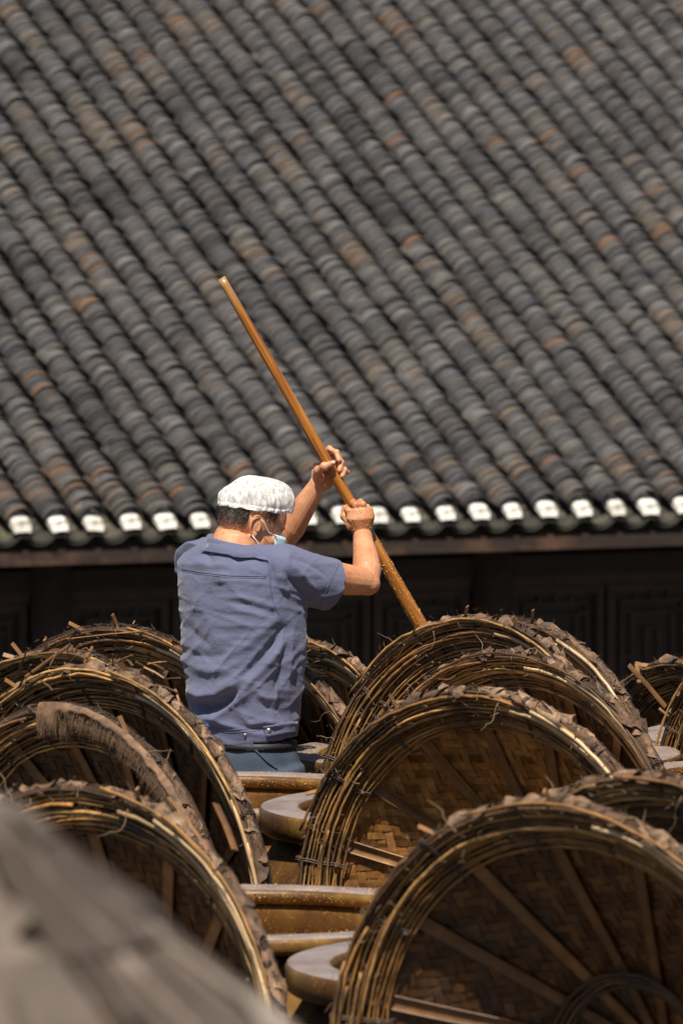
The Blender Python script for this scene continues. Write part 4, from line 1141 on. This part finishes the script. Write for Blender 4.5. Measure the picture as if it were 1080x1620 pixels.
# ---- trousers, belt
tb = MB()
loft(tb, [ring(1262, 389, .170, .130, k=32), ring(1225, 388, .172, .130, k=32), ring(1195, 387, .166, .124, k=32), ring(1176, 386, .155, .113, k=32), ring(1166, 386, .152, .110, k=32)])
for hip, knee, ank in legs:
    tb.tube([hip + Vector((0, 0, .02)), hip * .5 + knee * .5, knee, knee * .5 + ank * .5, ank], [.108, .098, .082, .078, .072], 20)
tm = remesh(tb, .007, 5, 'trousers', M['trouser'])
n2 = len(tm.vertices)
for v in tm.vertices:
    c = v.co; v.co = c + v.normal * (.007 * nz(c.x * 9 + 3, c.y * 9, c.z * 9) + .004 * nz(c.x * 22, c.y * 22, c.z * 12))
tr = ob('trousers', tm, man)
tv = BVHTree.FromPolygons([v.co.copy() for v in tm.vertices], [tuple(p.vertices) for p in tm.polygons])
def on_tr(px, py, off=.001):
    d = (Q(px, py) - eye).normalized(); h = tv.ray_cast(eye, d)
    return None if h[0] is None else h[0] + h[1] * off * (1 if h[1].dot(d) < 0 else -1)
rg = [(ring(1181, 386, .1600, .1180, k=48)), (ring(1170, 386, .1585, .1165, k=48))]
mb = MB(); loft(mb, rg); ob('belt', mb.mesh('belt', M['belt']), tr)
for pl, nm, wd in (([(399, 1171), (399, 1186)], 'belt_loop', .004), ([(445, 1170), (446, 1184)], 'belt_loop', .004), ([(404, 1187), (420, 1203), (438, 1218)], 'pocket_edge', .0022), ([(355, 1185), (400, 1187), (440, 1184), (470, 1180)], 'waistband_seam', .0012)):
    pts = []
    for i in range(len(pl) - 1):
        for k in range(6):
            t = k / 5; q = on_tr(pl[i][0] * (1 - t) + pl[i + 1][0] * t, pl[i][1] * (1 - t) + pl[i + 1][1] * t, .0035)
            if q is not None: pts.append(q)
    if len(pts) > 2:
        mb = MB(); mb.tube(pts, wd, 6); ob(nm, mb.mesh(nm, M['trouser']), tr)
for hip, knee, ank in legs:
    mb = MB(); mb.tube([Vector((ank.x, ank.y, .02)), Vector((ank.x, ank.y, .2))], [.062, .066], 16)
    mb.ball(Vector((ank.x, ank.y, .05)) + fwd * .06, (.145, .055, .05), Matrix((fwd, lat, Vector((0, 0, 1)))).transposed(), 18, 10)
    ob('boot', mb.mesh('boot', M['shoe']), man)
# flecks on the hands
mb = MB(); bt = BVHTree.FromPolygons([v.co.copy() for v in skin_me.vertices], [tuple(p.vertices) for p in skin_me.polygons])
for _ in range(130):
    x, y = (rnd.uniform(541, 592), rnd.uniform(796, 838)) if rnd.random() < .75 else (rnd.uniform(560, 592), rnd.uniform(838, 915))
    d = (Q(x, y) - eye).normalized(); h = bt.ray_cast(eye, d)
    if h[0] is not None:
        s = rnd.uniform(.0007, .0018); mb.ball(h[0] + h[1] * s * .3, (s, s, s), None, 6, 4)
ob('bean_splashes', mb.mesh('bean_splashes', M['fleck']), BODY, None, kind='stuff')
#MAN_END
